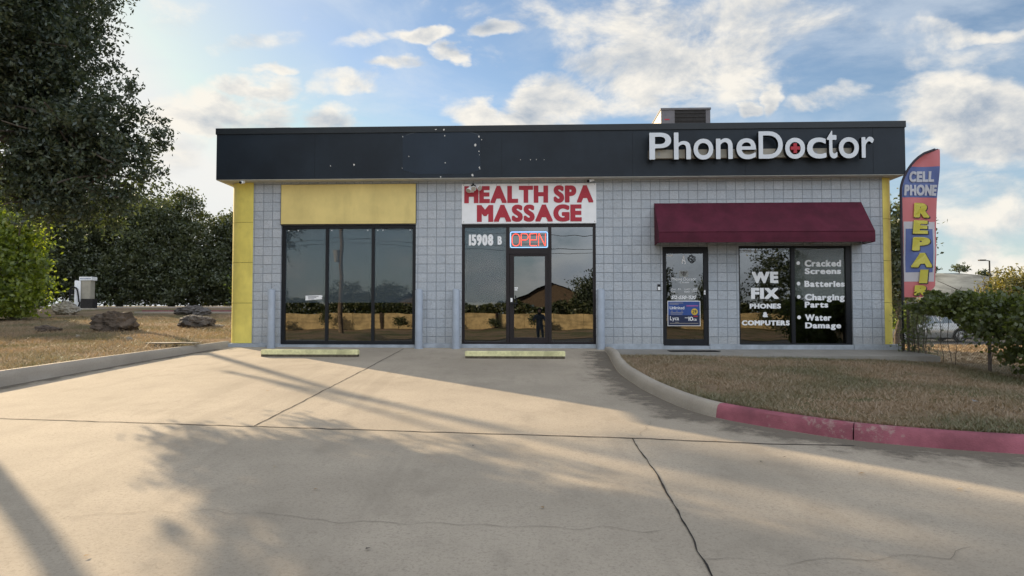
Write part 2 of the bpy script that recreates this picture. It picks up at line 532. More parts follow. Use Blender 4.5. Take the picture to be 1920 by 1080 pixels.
# ------------------------------------------------------------------ builders
class MB:
    def __init__(self):
        self.v, self.f, self.mi = [], [], []

    def quad(self, *pts, mi=0):
        n = len(self.v)
        self.v += [tuple(p) for p in pts]
        self.f.append(tuple(range(n, n + len(pts))))
        self.mi.append(mi)
        return self

    def box(self, x0, x1, y0, y1, z0, z1, mi=0):
        n = len(self.v)
        self.v += [(x, y, z) for z in (z0, z1) for y in (y0, y1) for x in (x0, x1)]
        for q in ((0, 2, 3, 1), (4, 5, 7, 6), (0, 1, 5, 4), (2, 6, 7, 3), (0, 4, 6, 2), (1, 3, 7, 5)):
            self.f.append(tuple(n + i for i in q))
            self.mi.append(mi)
        return self

    def prism(self, poly, axis, a, b, mi=0):
        """poly: 2-D points; extruded along axis (0,1,2) from a to b"""
        def P(p, t):
            q = [0, 0, 0]
            o = [i for i in range(3) if i != axis]
            q[o[0]], q[o[1]], q[axis] = p[0], p[1], t
            return tuple(q)
        n, k = len(self.v), len(poly)
        self.v += [P(p, a) for p in poly] + [P(p, b) for p in poly]
        self.f.append(tuple(range(n, n + k))[::-1])
        self.f.append(tuple(range(n + k, n + 2 * k)))
        for i in range(k):
            j = (i + 1) % k
            self.f.append((n + i, n + j, n + k + j, n + k + i))
        self.mi += [mi] * (k + 2)
        return self

    def tube(self, pts, r, n=8, caps=True, mi=0):
        pts = [Vector(p) for p in pts]
        rs = r if isinstance(r, (list, tuple)) else [r] * len(pts)
        base = len(self.v)
        up = None
        for i, p in enumerate(pts):
            t = (pts[min(i + 1, len(pts) - 1)] - pts[max(i - 1, 0)]).normalized()
            if up is None:
                up = Vector((0, 0, 1)) if abs(t.z) < .9 else Vector((0, 1, 0))
            s = t.cross(up).normalized()
            u = s.cross(t).normalized()
            up = u
            for k in range(n):
                a = 2 * math.pi * k / n
                self.v.append(tuple(p + (s * math.cos(a) + u * math.sin(a)) * rs[i]))
        for i in range(len(pts) - 1):
            for k in range(n):
                a, b = base + i * n + k, base + i * n + (k + 1) % n
                self.f.append((a, b, b + n, a + n))
                self.mi.append(mi)
        if caps:
            self.f.append(tuple(base + k for k in range(n))[::-1])
            self.f.append(tuple(base + (len(pts) - 1) * n + k for k in range(n)))
            self.mi += [mi, mi]
        return self

    def cyl(self, x, y, z0, z1, r, n=20, r1=None, dome=False):
        pr = [(r, z0), (r, z1)] if r1 is None else [(r, z0), (r1, z1)]
        if dome:
            pr += [(r * .85, z1 + r * .28), (r * .5, z1 + r * .42)]
        base = len(self.v)
        for rr, z in pr:
            self.v += [(x + rr * math.cos(2 * math.pi * k / n), y + rr * math.sin(2 * math.pi * k / n), z) for k in range(n)]
        for i in range(len(pr) - 1):
            for k in range(n):
                a, b = base + i * n + k, base + i * n + (k + 1) % n
                self.f.append((a, b, b + n, a + n))
        self.f.append(tuple(base + k for k in range(n))[::-1])
        self.f.append(tuple(base + (len(pr) - 1) * n + k for k in range(n)))
        self.mi += [0] * ((len(pr) - 1) * n + 2)
        return self

    def build(self, name, mats, parent=None, origin=(0, 0, 0), smooth=False, bevel=0, rot=0.0, loc=None):
        me = bpy.data.meshes.new(name)
        o3 = Vector(origin)
        me.from_pydata([tuple(Vector(p) - o3) for p in self.v], [], self.f)
        for m in (mats if isinstance(mats, (list, tuple)) else [mats]):
            me.materials.append(m)
        if any(self.mi):
            me.polygons.foreach_set('material_index', self.mi)
        bm = bmesh.new()
        bm.from_mesh(me)
        bmesh.ops.recalc_face_normals(bm, faces=bm.faces)
        bm.to_mesh(me)
        bm.free()
        if smooth:
            me.polygons.foreach_set('use_smooth', [True] * len(me.polygons))
            me.set_sharp_from_angle(angle=rad(40))
        ob = bpy.data.objects.new(name, me)
        COL.objects.link(ob)
        if parent is not None:
            ob.parent = parent
        if loc is not None:
            ob.location = loc
            ob.rotation_euler = (0, 0, rot)
        if bevel:
            bv = ob.modifiers.new('bevel', 'BEVEL')
            bv.width = bevel
            bv.segments = 2
            bv.limit_method = 'ANGLE'
        return ob


def separate(o):
    """one object per loose piece, all with the same parent"""
    me = o.data
    n = len(me.vertices)
    p = list(range(n))

    def fd(i):
        while p[i] != i:
            p[i] = p[p[i]]
            i = p[i]
        return i
    for e in me.edges:
        p[fd(e.vertices[0])] = fd(e.vertices[1])
    pieces = {}
    for f in me.polygons:
        pieces.setdefault(fd(f.vertices[0]), []).append(tuple(f.vertices))
    co = [tuple(v.co) for v in me.vertices]
    outs = []
    for fl_ in pieces.values():
        ids = sorted({i for f in fl_ for i in f})
        mp = {i: k for k, i in enumerate(ids)}
        m2 = bpy.data.meshes.new(o.name)
        m2.from_pydata([co[i] for i in ids], [], [tuple(mp[i] for i in f) for f in fl_])
        for mt in me.materials:
            m2.materials.append(mt)
        c = o.copy()
        c.data = m2
        COL.objects.link(c)
        outs.append(c)
    bpy.data.objects.remove(o)
    bpy.data.meshes.remove(me)
    return outs


def tag(o, label=None, cat=None, group=None, kind=None):
    for k, v in (('label', label), ('category', cat), ('group', group), ('kind', kind)):
        if v:
            o[k] = v
    return o


def thing(name, label, cat, loc=(0, 0, 0), rot=0.0, group=None):
    o = bpy.data.objects.new(name, None)
    COL.objects.link(o)
    o.empty_display_size = .2
    o.location = loc
    o.rotation_euler = (0, 0, rot)
    return tag(o, label, cat, group)


def copy_tree(o, parent=None):
    c = o.copy()
    COL.objects.link(c)
    c.parent = parent
    for ch in [k for k in bpy.data.objects if k.parent is o]:
        copy_tree(ch, c)
    return c


# building frame: local x along the facade, local y into the building, z up
TH = math.atan(.041)
D0 = 15.5
BM = Matrix.Translation((0, D0, 0)) @ Matrix.Rotation(-TH, 4, 'Z')


def bpt(u, y, z):
    return BM @ Vector((u, y, z))


def bthing(name, label, cat, org, group=None):
    return thing(name, label, cat, bpt(*org), -TH, group)


def bmesh_thing(mb, name, mats, label, cat, org, group=None, **kw):
    o = mb.build(name, mats, None, org, loc=bpt(*org), rot=-TH, **kw)
    return tag(o, label, cat, group)


GLYPHS = {}
SHARP = set('AEFHIKLMNTVWXYZ147&itlk')


def raw_glyph(ch):
    """outline edges, triangles and extents of one upright character"""
    if ch in GLYPHS:
        return GLYPHS[ch]
    cu = bpy.data.curves.new('glyph', 'FONT')
    cu.body = ch
    cu.size = 1
    cu.resolution_u = 6
    ob = bpy.data.objects.new('glyph', cu)
    COL.objects.link(ob)
    dg = bpy.context.evaluated_depsgraph_get()
    dg.update()
    me = bpy.data.meshes.new_from_object(ob.evaluated_get(dg))
    bpy.data.objects.remove(ob)
    bpy.data.curves.remove(cu)
    bm = bmesh.new()
    bm.from_mesh(me)
    bpy.data.meshes.remove(me)
    bmesh.ops.remove_doubles(bm, verts=bm.verts, dist=1e-5)
    bmesh.ops.triangulate(bm, faces=bm.faces)
    V = np.array([v.co[:2] for v in bm.verts])
    E = np.array([[v.index for v in e.verts] for e in bm.edges if len(e.link_faces) == 1])
    F = np.array([[v.index for v in f.verts] for f in bm.faces])
    bm.free()
    GLYPHS[ch] = (V, E, F)
    return GLYPHS[ch]


def bold_loops(ch, bx, bz, res=46):
    """closed contours of the character thickened by bx sideways and bz up and down"""
    V, E, F = raw_glyph(ch)
    S = np.array([1 / bx, 1 / bz])
    lo, hi = V.min(0) - np.array([bx, bz]) * 1.6, V.max(0) + np.array([bx, bz]) * 1.6
    h = .7 / res
    X, Z = np.meshgrid(np.arange(lo[0], hi[0] + h, h), np.arange(lo[1], hi[1] + h, h))
    P = np.stack([X.ravel(), Z.ravel()], 1)
    ins = np.zeros(len(P), bool)
    for t in F:
        a, b, c = V[t]
        d = (b[0] - a[0]) * (c[1] - a[1]) - (b[1] - a[1]) * (c[0] - a[0])
        if abs(d) < 1e-12:
            continue
        u = ((b[0] - P[:, 0]) * (c[1] - P[:, 1]) - (b[1] - P[:, 1]) * (c[0] - P[:, 0])) / d
        v = ((c[0] - P[:, 0]) * (a[1] - P[:, 1]) - (c[1] - P[:, 1]) * (a[0] - P[:, 0])) / d
        ins |= (u >= 0) & (v >= 0) & (u + v <= 1)
    D = np.full(len(P), 9.0)
    for e in E:
        a, b = V[e[0]] * S, V[e[1]] * S
        q = P * S
        ab = b - a
        t = np.clip(((q - a) @ ab) / max(ab @ ab, 1e-12), 0, 1)
        r = np.abs(q - (a + t[:, None] * ab))
        if ch in SHARP:
            dd = np.maximum(np.maximum(r[:, 0], r[:, 1]), np.hypot(r[:, 0], r[:, 1]) * .71)
        else:
            dd = np.maximum(np.hypot(r[:, 0], r[:, 1]) * .93, np.maximum(r[:, 0], r[:, 1]))
        D = np.minimum(D, dd)
    G = (1 - np.where(ins, -D, D)).reshape(X.shape)
    ny, nx_ = G.shape
    seg = {}

    def cut(i0, j0, i1, j1):
        a, b = G[i0, j0], G[i1, j1]
        t = a / (a - b)
        return (X[i0, j0] + (X[i1, j1] - X[i0, j0]) * t, Z[i0, j0] + (Z[i1, j1] - Z[i0, j0]) * t)
    pts = {}
    sg = G > 0
    for i in range(ny - 1):
        for j in range(nx_ - 1):
            c = (sg[i, j], sg[i, j + 1], sg[i + 1, j + 1], sg[i + 1, j])
            if all(c) or not any(c):
                continue
            ed = [(('h', i, j), (i, j, i, j + 1)), (('v', i, j + 1), (i, j + 1, i + 1, j + 1)), (('h', i + 1, j), (i + 1, j + 1, i + 1, j)), (('v', i, j), (i + 1, j, i, j))]
            outs, inns = [], []
            for k in range(4):
                a, b = c[k], c[(k + 1) % 4]
                if a != b:
                    key = ed[k][0]
                    if key not in pts:
                        pts[key] = cut(*ed[k][1])
                    (outs if a else inns).append(key)
            for o, n in zip(outs, inns):
                seg[n] = o
    loops = []
    while seg:
        st, _ = next(iter(seg.items()))
        cur, lp = st, []
        while cur in seg:
            lp.append(pts[cur])
            cur = seg.pop(cur)
        if len(lp) > 5:
            # drop points on straight runs
            q = []
            for k in range(len(lp)):
                a, b, c = lp[k - 1], lp[k], lp[(k + 1) % len(lp)]
                if abs((b[0] - a[0]) * (c[1] - a[1]) - (b[1] - a[1]) * (c[0] - a[0])) > 2e-6:
                    q.append(b)
            loops.append(q)
    return loops, V[:, 0].min(), V[:, 0].max()


def bold_text_mesh(body, u0, u1, z0, z1, y, depth=0.0, bx=.03, bz=.03, shear=0.0, gap=.035):
    """heavy lettering: every character separately thickened, set, and fitted to the box"""
    cur, items = 0.0, []
    for ch in body:
        if ch == ' ':
            cur += .24
            continue
        lp, a, b = bold_loops(ch, bx, bz)
        x0 = cur + bx
        items += [[(x - a + x0, z) for x, z in q] for q in lp]
        cur += (b - a) + 2 * bx + gap
    A = np.concatenate([np.array(q) for q in items])
    if shear:
        items = [[(x + z * shear, z) for x, z in q] for q in items]
        A = np.concatenate([np.array(q) for q in items])
    mn, mx = A.min(0), A.max(0)
    cu = bpy.data.curves.new('bold', 'CURVE')
    cu.dimensions = '2D'
    cu.fill_mode = 'BOTH'
    cu.extrude = .05 if depth else 0
    for q in items:
        sp = cu.splines.new('POLY')
        sp.points.add(len(q) - 1)
        for k, (x, z) in enumerate(q):
            sp.points[k].co = (u0 + (x - mn[0]) / (mx[0] - mn[0]) * (u1 - u0), z0 + (z - mn[1]) / (mx[1] - mn[1]) * (z1 - z0), 0, 1)
        sp.use_cyclic_u = True
    ob = bpy.data.objects.new('bold', cu)
    COL.objects.link(ob)
    dg = bpy.context.evaluated_depsgraph_get()
    dg.update()
    me = bpy.data.meshes.new_from_object(ob.evaluated_get(dg))
    bpy.data.objects.remove(ob)
    bpy.data.curves.remove(cu)
    n = len(me.vertices)
    co = np.empty(n * 3)
    me.vertices.foreach_get('co', co)
    co = co.reshape(n, 3)
    out = np.stack([co[:, 0], np.where(co[:, 2] > 0, y, y + depth) if depth else np.full(n, y), co[:, 1]], 1)
    faces = [tuple(p.vertices) for p in me.polygons]
    bpy.data.meshes.remove(me)
    return out, faces


def text_mesh(body, u0, u1, z0, z1, y, depth=0.0, bold=0.0, shear=0.0, spacing=1.0):
    """text fitted to the box u0..u1, z0..z1, front face at local y, going back by depth"""
    if bold:
        bx, bz = bold if isinstance(bold, tuple) else (bold, bold)
        return bold_text_mesh(body, u0, u1, z0, z1, y, depth, bx, bz, shear)
    cu = bpy.data.curves.new('text', 'FONT')
    cu.body = body
    cu.size = 1
    cu.offset = bold
    cu.extrude = .05 if depth else 0
    cu.shear = shear
    cu.space_character = spacing
    cu.resolution_u = 5
    ob = bpy.data.objects.new('text', cu)
    COL.objects.link(ob)
    dg = bpy.context.evaluated_depsgraph_get()
    dg.update()
    me = bpy.data.meshes.new_from_object(ob.evaluated_get(dg))
    bpy.data.objects.remove(ob)
    bpy.data.curves.remove(cu)
    n = len(me.vertices)
    co = np.empty(n * 3)
    me.vertices.foreach_get('co', co)
    co = co.reshape(n, 3)
    mn, mx = co.min(0), co.max(0)
    s = (co - mn) / np.maximum(mx - mn, 1e-9)
    out = np.empty_like(co)
    out[:, 0] = u0 + s[:, 0] * (u1 - u0)
    out[:, 2] = z0 + s[:, 1] * (z1 - z0)
    out[:, 1] = y + (1 - s[:, 2]) * depth if depth else y
    faces = [tuple(p.vertices) for p in me.polygons]
    bpy.data.meshes.remove(me)
    return out, faces


def text(name, body, box, y, m, parent, origin=(0, 0, 0), depth=0.0, bold=0.0, shear=0.0, spacing=1.0):
    items = body if isinstance(body, list) else [(body, box)]
    for bd, bx in items:
        mb = MB()
        co, fs = text_mesh(bd, bx[0], bx[1], bx[2], bx[3], y, depth, bold, shear, spacing)
        n = len(mb.v)
        mb.v += [tuple(c) for c in co]
        mb.f += [tuple(i + n for i in f) for f in fs]
        mb.mi += [0] * len(fs)
        mb.build(name, m, parent, origin)


def leaf_mesh(name, C, S, m, parent=None, elong=2.0, tint=None, flat=0.0, loc=None, fold=.25):
    """C: n x 3 leaf centres, S: n sizes. Each leaf is a folded rhombus in a random direction."""
    n = len(C)
    a = rng.normal(size=(n, 3))
    a /= np.linalg.norm(a, axis=1)[:, None]
    nn = rng.normal(size=(n, 3))
    if flat:
        nn = nn * (1 - flat) + np.array([0, 0, 1.0]) * flat * 1.6
    b = np.cross(nn, a)
    b /= np.linalg.norm(b, axis=1)[:, None] + 1e-9
    if flat:
        a = np.cross(b, nn)
        a /= np.linalg.norm(a, axis=1)[:, None] + 1e-9
    c = np.cross(a, b)
    L = (S * .5)[:, None]
    W = L / elong
    V = np.empty((n, 4, 3))
    V[:, 0] = C - a * L
    V[:, 1] = C + b * W + c * W * fold
    V[:, 2] = C + a * L
    V[:, 3] = C - b * W + c * W * fold
    me = bpy.data.meshes.new(name)
    me.vertices.add(n * 4)
    me.vertices.foreach_set('co', V.reshape(-1))
    me.loops.add(n * 4)
    me.loops.foreach_set('vertex_index', np.arange(n * 4, dtype=np.int32))
    me.polygons.add(n)
    me.polygons.foreach_set('loop_start', np.arange(0, n * 4, 4, dtype=np.int32))
    me.polygons.foreach_set('loop_total', np.full(n, 4, dtype=np.int32))
    me.update(calc_edges=True)
    t = rng.random(n) if tint is None else np.clip(tint, 0, 1)
    at = me.attributes.new('tint', 'FLOAT', 'POINT')
    at.data.foreach_set('value', np.repeat(t, 4).astype(np.float32))
    me.materials.append(m)
    ob = bpy.data.objects.new(name, me)
    COL.objects.link(ob)
    if parent is not None:
        ob.parent = parent
    if loc is not None:
        ob.location = loc
    return ob


def crown_points(lobes, n, clump_r, clump_n, shell=.55, squash=.75):
    """clumps of leaves spread through ellipsoid lobes, thinner towards the rim"""
    sub = []
    for l in lobes:
        rz_ = l[4] if len(l) > 4 else l[3]
        sub.append((l[0], l[1], l[2], l[3] * .62, rz_ * .62))
        k = 15
        for i in range(k):
            zc = 1 - 2 * (i + .5) / k
            an = i * 2.39996 + l[0] * 3
            rr_ = math.sqrt(max(0, 1 - zc * zc))
            f = random.uniform(.52, .86)
            q = random.uniform(.26, .46)
            sub.append((l[0] + math.cos(an) * rr_ * l[3] * f, l[1] + math.sin(an) * rr_ * l[3] * f, l[2] + zc * rz_ * f, l[3] * q, rz_ * q))
    lobes = sub
    vols = np.array([l[3] * l[3] * (l[4] if len(l) > 4 else l[3]) * (l[5] if len(l) > 5 else 1.0) for l in lobes])
    pr = vols / vols.sum()
    k = max(1, n // clump_n)
    which = rng.choice(len(lobes), size=k, p=pr)
    d = rng.normal(size=(k, 3))
    d /= np.linalg.norm(d, axis=1)[:, None]
    r = rng.random(k) ** (1 / 3) * (1 - shell) + shell * rng.random(k) ** .35
    wob = np.array([1 + .30 * mnoise.noise(Vector(dd * 1.9) + Vector((w * 7.3, 0, 0))) for dd, w in zip(d, which)])
    A = np.array([[l[0], l[1], l[2]] for l in lobes])[which]
    Rd = np.array([[l[3], l[3], (l[4] if len(l) > 4 else l[3])] for l in lobes])[which]
    cc = A + d * (r * wob)[:, None] * Rd
    tint_c = rng.random(k)
    cr = clump_r * (.5 + rng.random(k))
    P = np.repeat(cc, clump_n, 0) + rng.normal(size=(k * clump_n, 3)) * np.repeat(cr, clump_n)[:, None] * np.array([1, 1, squash]) * .55
    T = np.repeat(tint_c, clump_n) * .6 + rng.random(k * clump_n) * .4
    return P, T, cc


def limb(mb, a, b, r0, r1, sag=.0, seg=6, n=8):
    a, b = Vector(a), Vector(b)
    pts, rs = [], []
    ph = random.random() * 9
    for i in range(seg + 1):
        t = i / seg
        p = a.lerp(b, t)
        wv = math.sin(t * math.pi) * (b - a).length * .07
        p += Vector((math.sin(ph + t * 5) * wv, math.cos(ph * 1.7 + t * 4) * wv, sag * math.sin(t * math.pi)))
        pts.append(p)
        rs.append(r0 + (r1 - r0) * t)
    mb.tube(pts, rs, n)


# ------------------------------------------------------------------ ground, driveway, kerbs, lawns
SLOPE = .0475


def zdrive(y):
    return -SLOPE * (15.35 - max(y, -6.0))


def lawn_left_z(y):
    return max(-.30, min(1.06, -.463 + .0423 * y))


def grid_mesh(name, m, xs, ys, zf, clip=None, kind='structure'):
    nx = len(xs)
    mb = MB()
    mb.v = [(x, y, zf(x, y)) for y in ys for x in xs]
    for j in range(len(ys) - 1):
        for i in range(nx - 1):
            cx, cy = (xs[i] + xs[i + 1]) / 2, (ys[j] + ys[j + 1]) / 2
            if clip and not clip(cx, cy):
                continue
            a = j * nx + i
            mb.f.append((a, a + 1, a + nx + 1, a + nx))
            mb.mi.append(0)
    o = mb.build(name, m, smooth=True)
    return tag(o, kind=kind)


lin = lambda a, b, n: list(np.linspace(a, b, n))
g0 = MB().quad((-1500, -900, -1.7), (1500, -900, -1.7), (1500, 2500, -1.7), (-1500, 2500, -1.7)).build('ground', M['turf'])
tag(g0, kind='structure')
KL = [(-6.38, 15.78), (-6.44, 15.42), (-6.78, 13.4), (-6.98, 11.9), (-7.10, 10.7), (-7.20, 9.7), (-7.38, 7.5), (-7.6, 5.0), (-8.0, 1.0), (-8.6, -6.0)]
KR = [(2.00, 15.25), (1.93, 14.0), (1.80, 12.4), (1.73, 11.2), (1.76, 10.2), (1.81, 9.4), (1.98, 8.3), (2.22, 7.63), (2.69, 7.03), (3.19, 6.55),
      (3.8, 6.23), (4.41, 6.02), (5.2, 5.80), (6.3, 5.62), (8.0, 5.45), (12.0, 5.3), (20.0, 5.3)]


def smooth_line(pts, n):
    P = [Vector((*p, 0)) for p in pts]
    out = []
    for i in range(len(P) - 1):
        p0, p1, p2, p3 = P[max(i - 1, 0)], P[i], P[i + 1], P[min(i + 2, len(P) - 1)]
        for k in range(n):
            t = k / n
            q = .5 * ((2 * p1) + (-p0 + p2) * t + (2 * p0 - 5 * p1 + 4 * p2 - p3) * t * t + (-p0 + 3 * p1 - 3 * p2 + p3) * t ** 3)
            out.append((q.x, q.y))
    out.append(pts[-1])
    return out


KLs, KRs = smooth_line(KL, 6), smooth_line(KR, 6)


def kl_x(y):
    ys = [p[1] for p in KLs][::-1]
    xs = [p[0] for p in KLs][::-1]
    return float(np.interp(y, ys, xs))


dm = MB()
dm.quad((-9.5, -6, zdrive(-6)), (40, -6, zdrive(-6)), (40, 5.2, zdrive(5.2)), (-9.5, 5.2, zdrive(5.2)))
rowk = [(KRs[-1][0], 5.2)] + [p for p in KRs[::-1] if p[1] > 5.31] + [(2.05, 15.9)]
for (xa, ya), (xb, yb) in zip(rowk[:-1], rowk[1:]):
    if yb > ya:
        dm.quad((-9.5, ya, zdrive(ya)), (xa + .06, ya, zdrive(ya)), (xb + .06, yb, zdrive(yb)), (-9.5, yb, zdrive(yb)))
dm.quad((-40, -7.5, zdrive(-6)), (40, -7.5, zdrive(-6)), (40, -6, zdrive(-6)), (-40, -6, zdrive(-6)))
driveway = tag(dm.build('driveway', M['drive']), kind='structure')


def strip(name, pts, w, m, parent=None, lift=.004, wob=.5, jag=.012):
    """a narrow joint or crack that lies on the driveway"""
    out = []
    for i in range(len(pts) - 1):
        a, b = Vector(pts[i]), Vector(pts[i + 1])
        k = max(2, int((b - a).length / .06))
        for j in range(k):
            out.append(a.lerp(b, j / k))
    out.append(Vector(pts[-1]))
    mb = MB()
    s = random.random() * 50
    L, R_ = [], []
    for i, p in enumerate(out):
        t = (out[min(i + 1, len(out) - 1)] - out[max(i - 1, 0)]).normalized()
        nrm = Vector((-t.y, t.x))
        jv = mnoise.noise(Vector((i * .31, s, 0))) * jag
        ww = w * (1 + wob * mnoise.noise(Vector((i * .5, s + 9, 0)))) * .5
        for lst, sg in ((L, 1), (R_, -1)):
            q = p + nrm * (jv + sg * ww)
            lst.append((q.x, q.y, zdrive(q.y) + lift))
    for i in range(len(out) - 1):
        mb.quad(L[i], L[i + 1], R_[i + 1], R_[i])
    return mb.build(name, m, parent)


strip('expansion_joint', [(-7.2, 7.74), (-5.56, 7.57), (-2.65, 7.16), (1.14, 6.63), (2.33, 6.40), (3.1, 6.33)], .020, M['joint'], driveway, jag=.02)
strip('expansion_joint', [(-2.65, 7.16), (-2.47, 11.93), (-2.38, 15.3)], .014, M['joint'], driveway)
strip('expansion_joint', [(1.14, 6.63), (1.10, 4.99), (1.01, 3.57), (.8, 1.0), (.5, -5)], .011, M['joint'], driveway, lift=.006, wob=.9, jag=.014)
for pts in ([(1.03, 3.77), (1.44, 3.73), (2.14, 3.80), (2.35, 3.78), (2.59, 3.92)], [(-2.9, 4.40), (-2.29, 4.56), (-1.86, 4.54), (-1.06, 4.34), (-.2, 4.3), (.9, 4.2)],
            [(-1.2, 10.3), (-2.2, 10.15)], [(1.25, 6.75), (1.35, 7.1), (1.5, 7.4)]):
    strip('crack', pts, .0034, M['crack'], driveway, lift=.005, wob=.9, jag=.10)


def kerb_sweep(line, side, hgt, width, base=.0):
    """kerb with rounded top: line is the gutter foot, side +1 = body lies to the left of travel"""
    mb = MB()
    prof = [(0, -.05), (.012, .0), (.025, .55), (.045, .86), (.075, 1.0), (width - .02, 1.0), (width, .93), (width, -.6)]
    k = len(prof)
    for i, p in enumerate(line):
        a, b = Vector(line[max(i - 1, 0)]), Vector(line[min(i + 1, len(line) - 1)])
        t = (b - a).normalized()
        nr = Vector((-t.y, t.x)) * side
        h = hgt(p[1])
        for q in prof:
            wv = .006 * mnoise.noise(Vector((p[0] * 3, p[1] * 3, q[1] * 4)))
            c = Vector(p) + nr * (q[0] + wv)
            mb.v.append((c.x, c.y, zdrive(p[1]) + q[1] * h))
    for i in range(len(line) - 1):
        for j in range(k - 1):
            mb.f.append((i * k + j, i * k + j + 1, (i + 1) * k + j + 1, (i + 1) * k + j))
            mb.mi.append(0)
    n = len(line) - 1
    mb.f.append(tuple(range(k)))
    mb.f.append(tuple(n * k + j for j in range(k)))
    mb.mi += [0, 0]
    return mb


hl = lambda y: float(np.interp(y, [0, 10, 15.4], [.24, .215, .13]))
kb = kerb_sweep(KLs, -1, hl, .17).build('kerb', M['kerb'], smooth=True)
tag(kb, kind='structure')
hr = lambda y: float(np.interp(y, [5, 13.5, 15.2], [.155, .15, .05]))
i_red = min(range(len(KRs)), key=lambda i: (KRs[i][0] - 2.22) ** 2 + (KRs[i][1] - 7.63) ** 2)
i_gap = min(range(len(KRs)), key=lambda i: (KRs[i][0] - 3.19) ** 2 + (KRs[i][1] - 6.55) ** 2)
tag(kerb_sweep(KRs[:i_red + 1], 1, hr, .16).build('kerb', M['kerb'], smooth=True), kind='structure')
gapd = Vector(KRs[i_gap + 1]) - Vector(KRs[i_gap])
l1 = KRs[i_red:i_gap + 1]
l2 = [tuple(Vector(KRs[i_gap]) + gapd.normalized() * .014)] + KRs[i_gap + 1:]
tag(kerb_sweep(l1, 1, hr, .16).build('red_kerb', M['redkerb'], smooth=True), kind='structure')
tag(kerb_sweep(l2, 1, hr, .16).build('red_kerb', M['redkerb'], smooth=True), kind='structure')


def mat_dirt():
    m = bpy.data.materials.new('gutter_dirt')
    m.use_nodes = True
    g = NG(m.node_tree)
    b = m.node_tree.nodes['Principled BSDF']
    b.inputs['Base Color'].default_value = (.17, .145, .115, 1)
    b.inputs['Roughness'].default_value = .95
    tc = g.n('ShaderNodeTexCoord')
    at = g.n('ShaderNodeAttribute', attribute_name='edge')
    nz = g.noise(tc.outputs['Object'], 3.2, 6, .7)
    g.set(b.inputs['Alpha'], g.m('MULTIPLY', g.ramp(g.m('ADD', nz, g.m('MULTIPLY', at.outputs['Fac'], .55)), .62, 1.0), .75))
    return m


def gutter(line, side, width, name):
    mb = MB()
    ed = []
    cols = [0, .15, .4, .7, 1.0]
    for i, p in enumerate(line):
        a, b = Vector(line[max(i - 1, 0)]), Vector(line[min(i + 1, len(line) - 1)])
        t = (b - a).normalized()
        nr = Vector((-t.y, t.x)) * side
        for c in cols:
            q = Vector(p) + nr * c * width
            mb.v.append((q.x, q.y, zdrive(q.y) + .0025))
            ed.append(1 - c)
    k = len(cols)
    for i in range(len(line) - 1):
        for j in range(k - 1):
            mb.f.append((i * k + j, i * k + j + 1, (i + 1) * k + j + 1, (i + 1) * k + j))
            mb.mi.append(0)
    o = mb.build(name, mat_dirt(), driveway)
    at = o.data.attributes.new('edge', 'FLOAT', 'POINT')
    at.data.foreach_set('value', ed)


gutter([p for p in KRs if p[1] < 14.9 and p[0] < 9], -1, .75, 'gutter_dirt')
gutter([p for p in KLs if -2 < p[1] < 15.3], 1, .35, 'gutter_dirt')


# left lawn follows the kerb line
def lawn_mesh_left():
    ys = lin(-8, 15.4, 40) + lin(16, 38, 45)
    offs = [.16, .3, .6, 1, 1.6, 2.4, 3.4, 4.6, 6, 8, 10, 13, 17, 22, 28, 36, 48, 70]
    mb = MB()
    for y in ys:
        kx = kl_x(min(y, 15.4))
        if y > 15.4:
            kx = -6.38
        for i, o in enumerate(offs):
            x = kx - o
            z = lawn_left_z(y)
            yk = min(y, 15.4)
            kt = zdrive(yk) + hl(yk) - .02
            f = min(1, max(0, (o - .16) / 1.2))
            z = kt * (1 - f) + z * f
            z += .035 * mnoise.noise(Vector((x * .5, y * .5, 3))) * (1 if i > 1 else 0)
            mb.v.append((x, y, z))
    k = len(offs)
    for j in range(len(ys) - 1):
        for i in range(k - 1):
            mb.f.append((j * k + i, j * k + i + 1, (j + 1) * k + i + 1, (j + 1) * k + i))
            mb.mi.append(0)
    return tag(mb.build('lawn', M['turf'], smooth=True), kind='structure')


lawn_mesh_left()
# lane with its far kerb on the rise, then the ground under the trees
tag(MB().box(-75, -4.0, 36.0, 36.18, .8, 1.14).build('lane_kerb', M['kerb']), kind='structure')
tag(MB().quad((-75, 36.18, 1.05), (-4, 36.18, 1.05), (-4, 40, 1.08), (-75, 40, 1.08)).build('lane', M['asphalt']), kind='structure')
tag(MB().quad((-75, 40, 1.10), (-4, 40, 1.10), (-4, 75, 1.6), (-75, 75, 1.6)).build('tree_ground', M['turf']), kind='structure')
tag(MB().box(-16, -8.8, 30.0, 30.15, .5, .91).build('red_kerb', M['redkerb']), kind='structure')
tag(MB().box(-16, -8.8, 29.4, 29.6, .4, .86).build('lane_kerb', M['kerb']), kind='structure')


def in_poly(x, y, poly):
    c = False
    j = len(poly) - 1
    for i in range(len(poly)):
        xi, yi = poly[i]
        xj, yj = poly[j]
        if (yi > y) != (yj > y) and x < (xj - xi) * (y - yi) / (yj - yi) + xi:
            c = not c
        j = i
    return c


KRin = []
for i, p in enumerate(KRs):
    a, b = Vector(KRs[max(i - 1, 0)]), Vector(KRs[min(i + 1, len(KRs) - 1)])
    t = (b - a).normalized()
    KRin.append((p[0] - t.y * .15, p[1] + t.x * .15))


def zlawn_r(x, y):
    z = zdrive(y) + hr(y) - .015
    f = min(1, max(0, (y - 7.5) / 3))
    z -= .045 * max(0, x - 3) * f
    if y > 12.5:
        z = min(z, -.055 - .02 * max(0, x - 3))
    return z


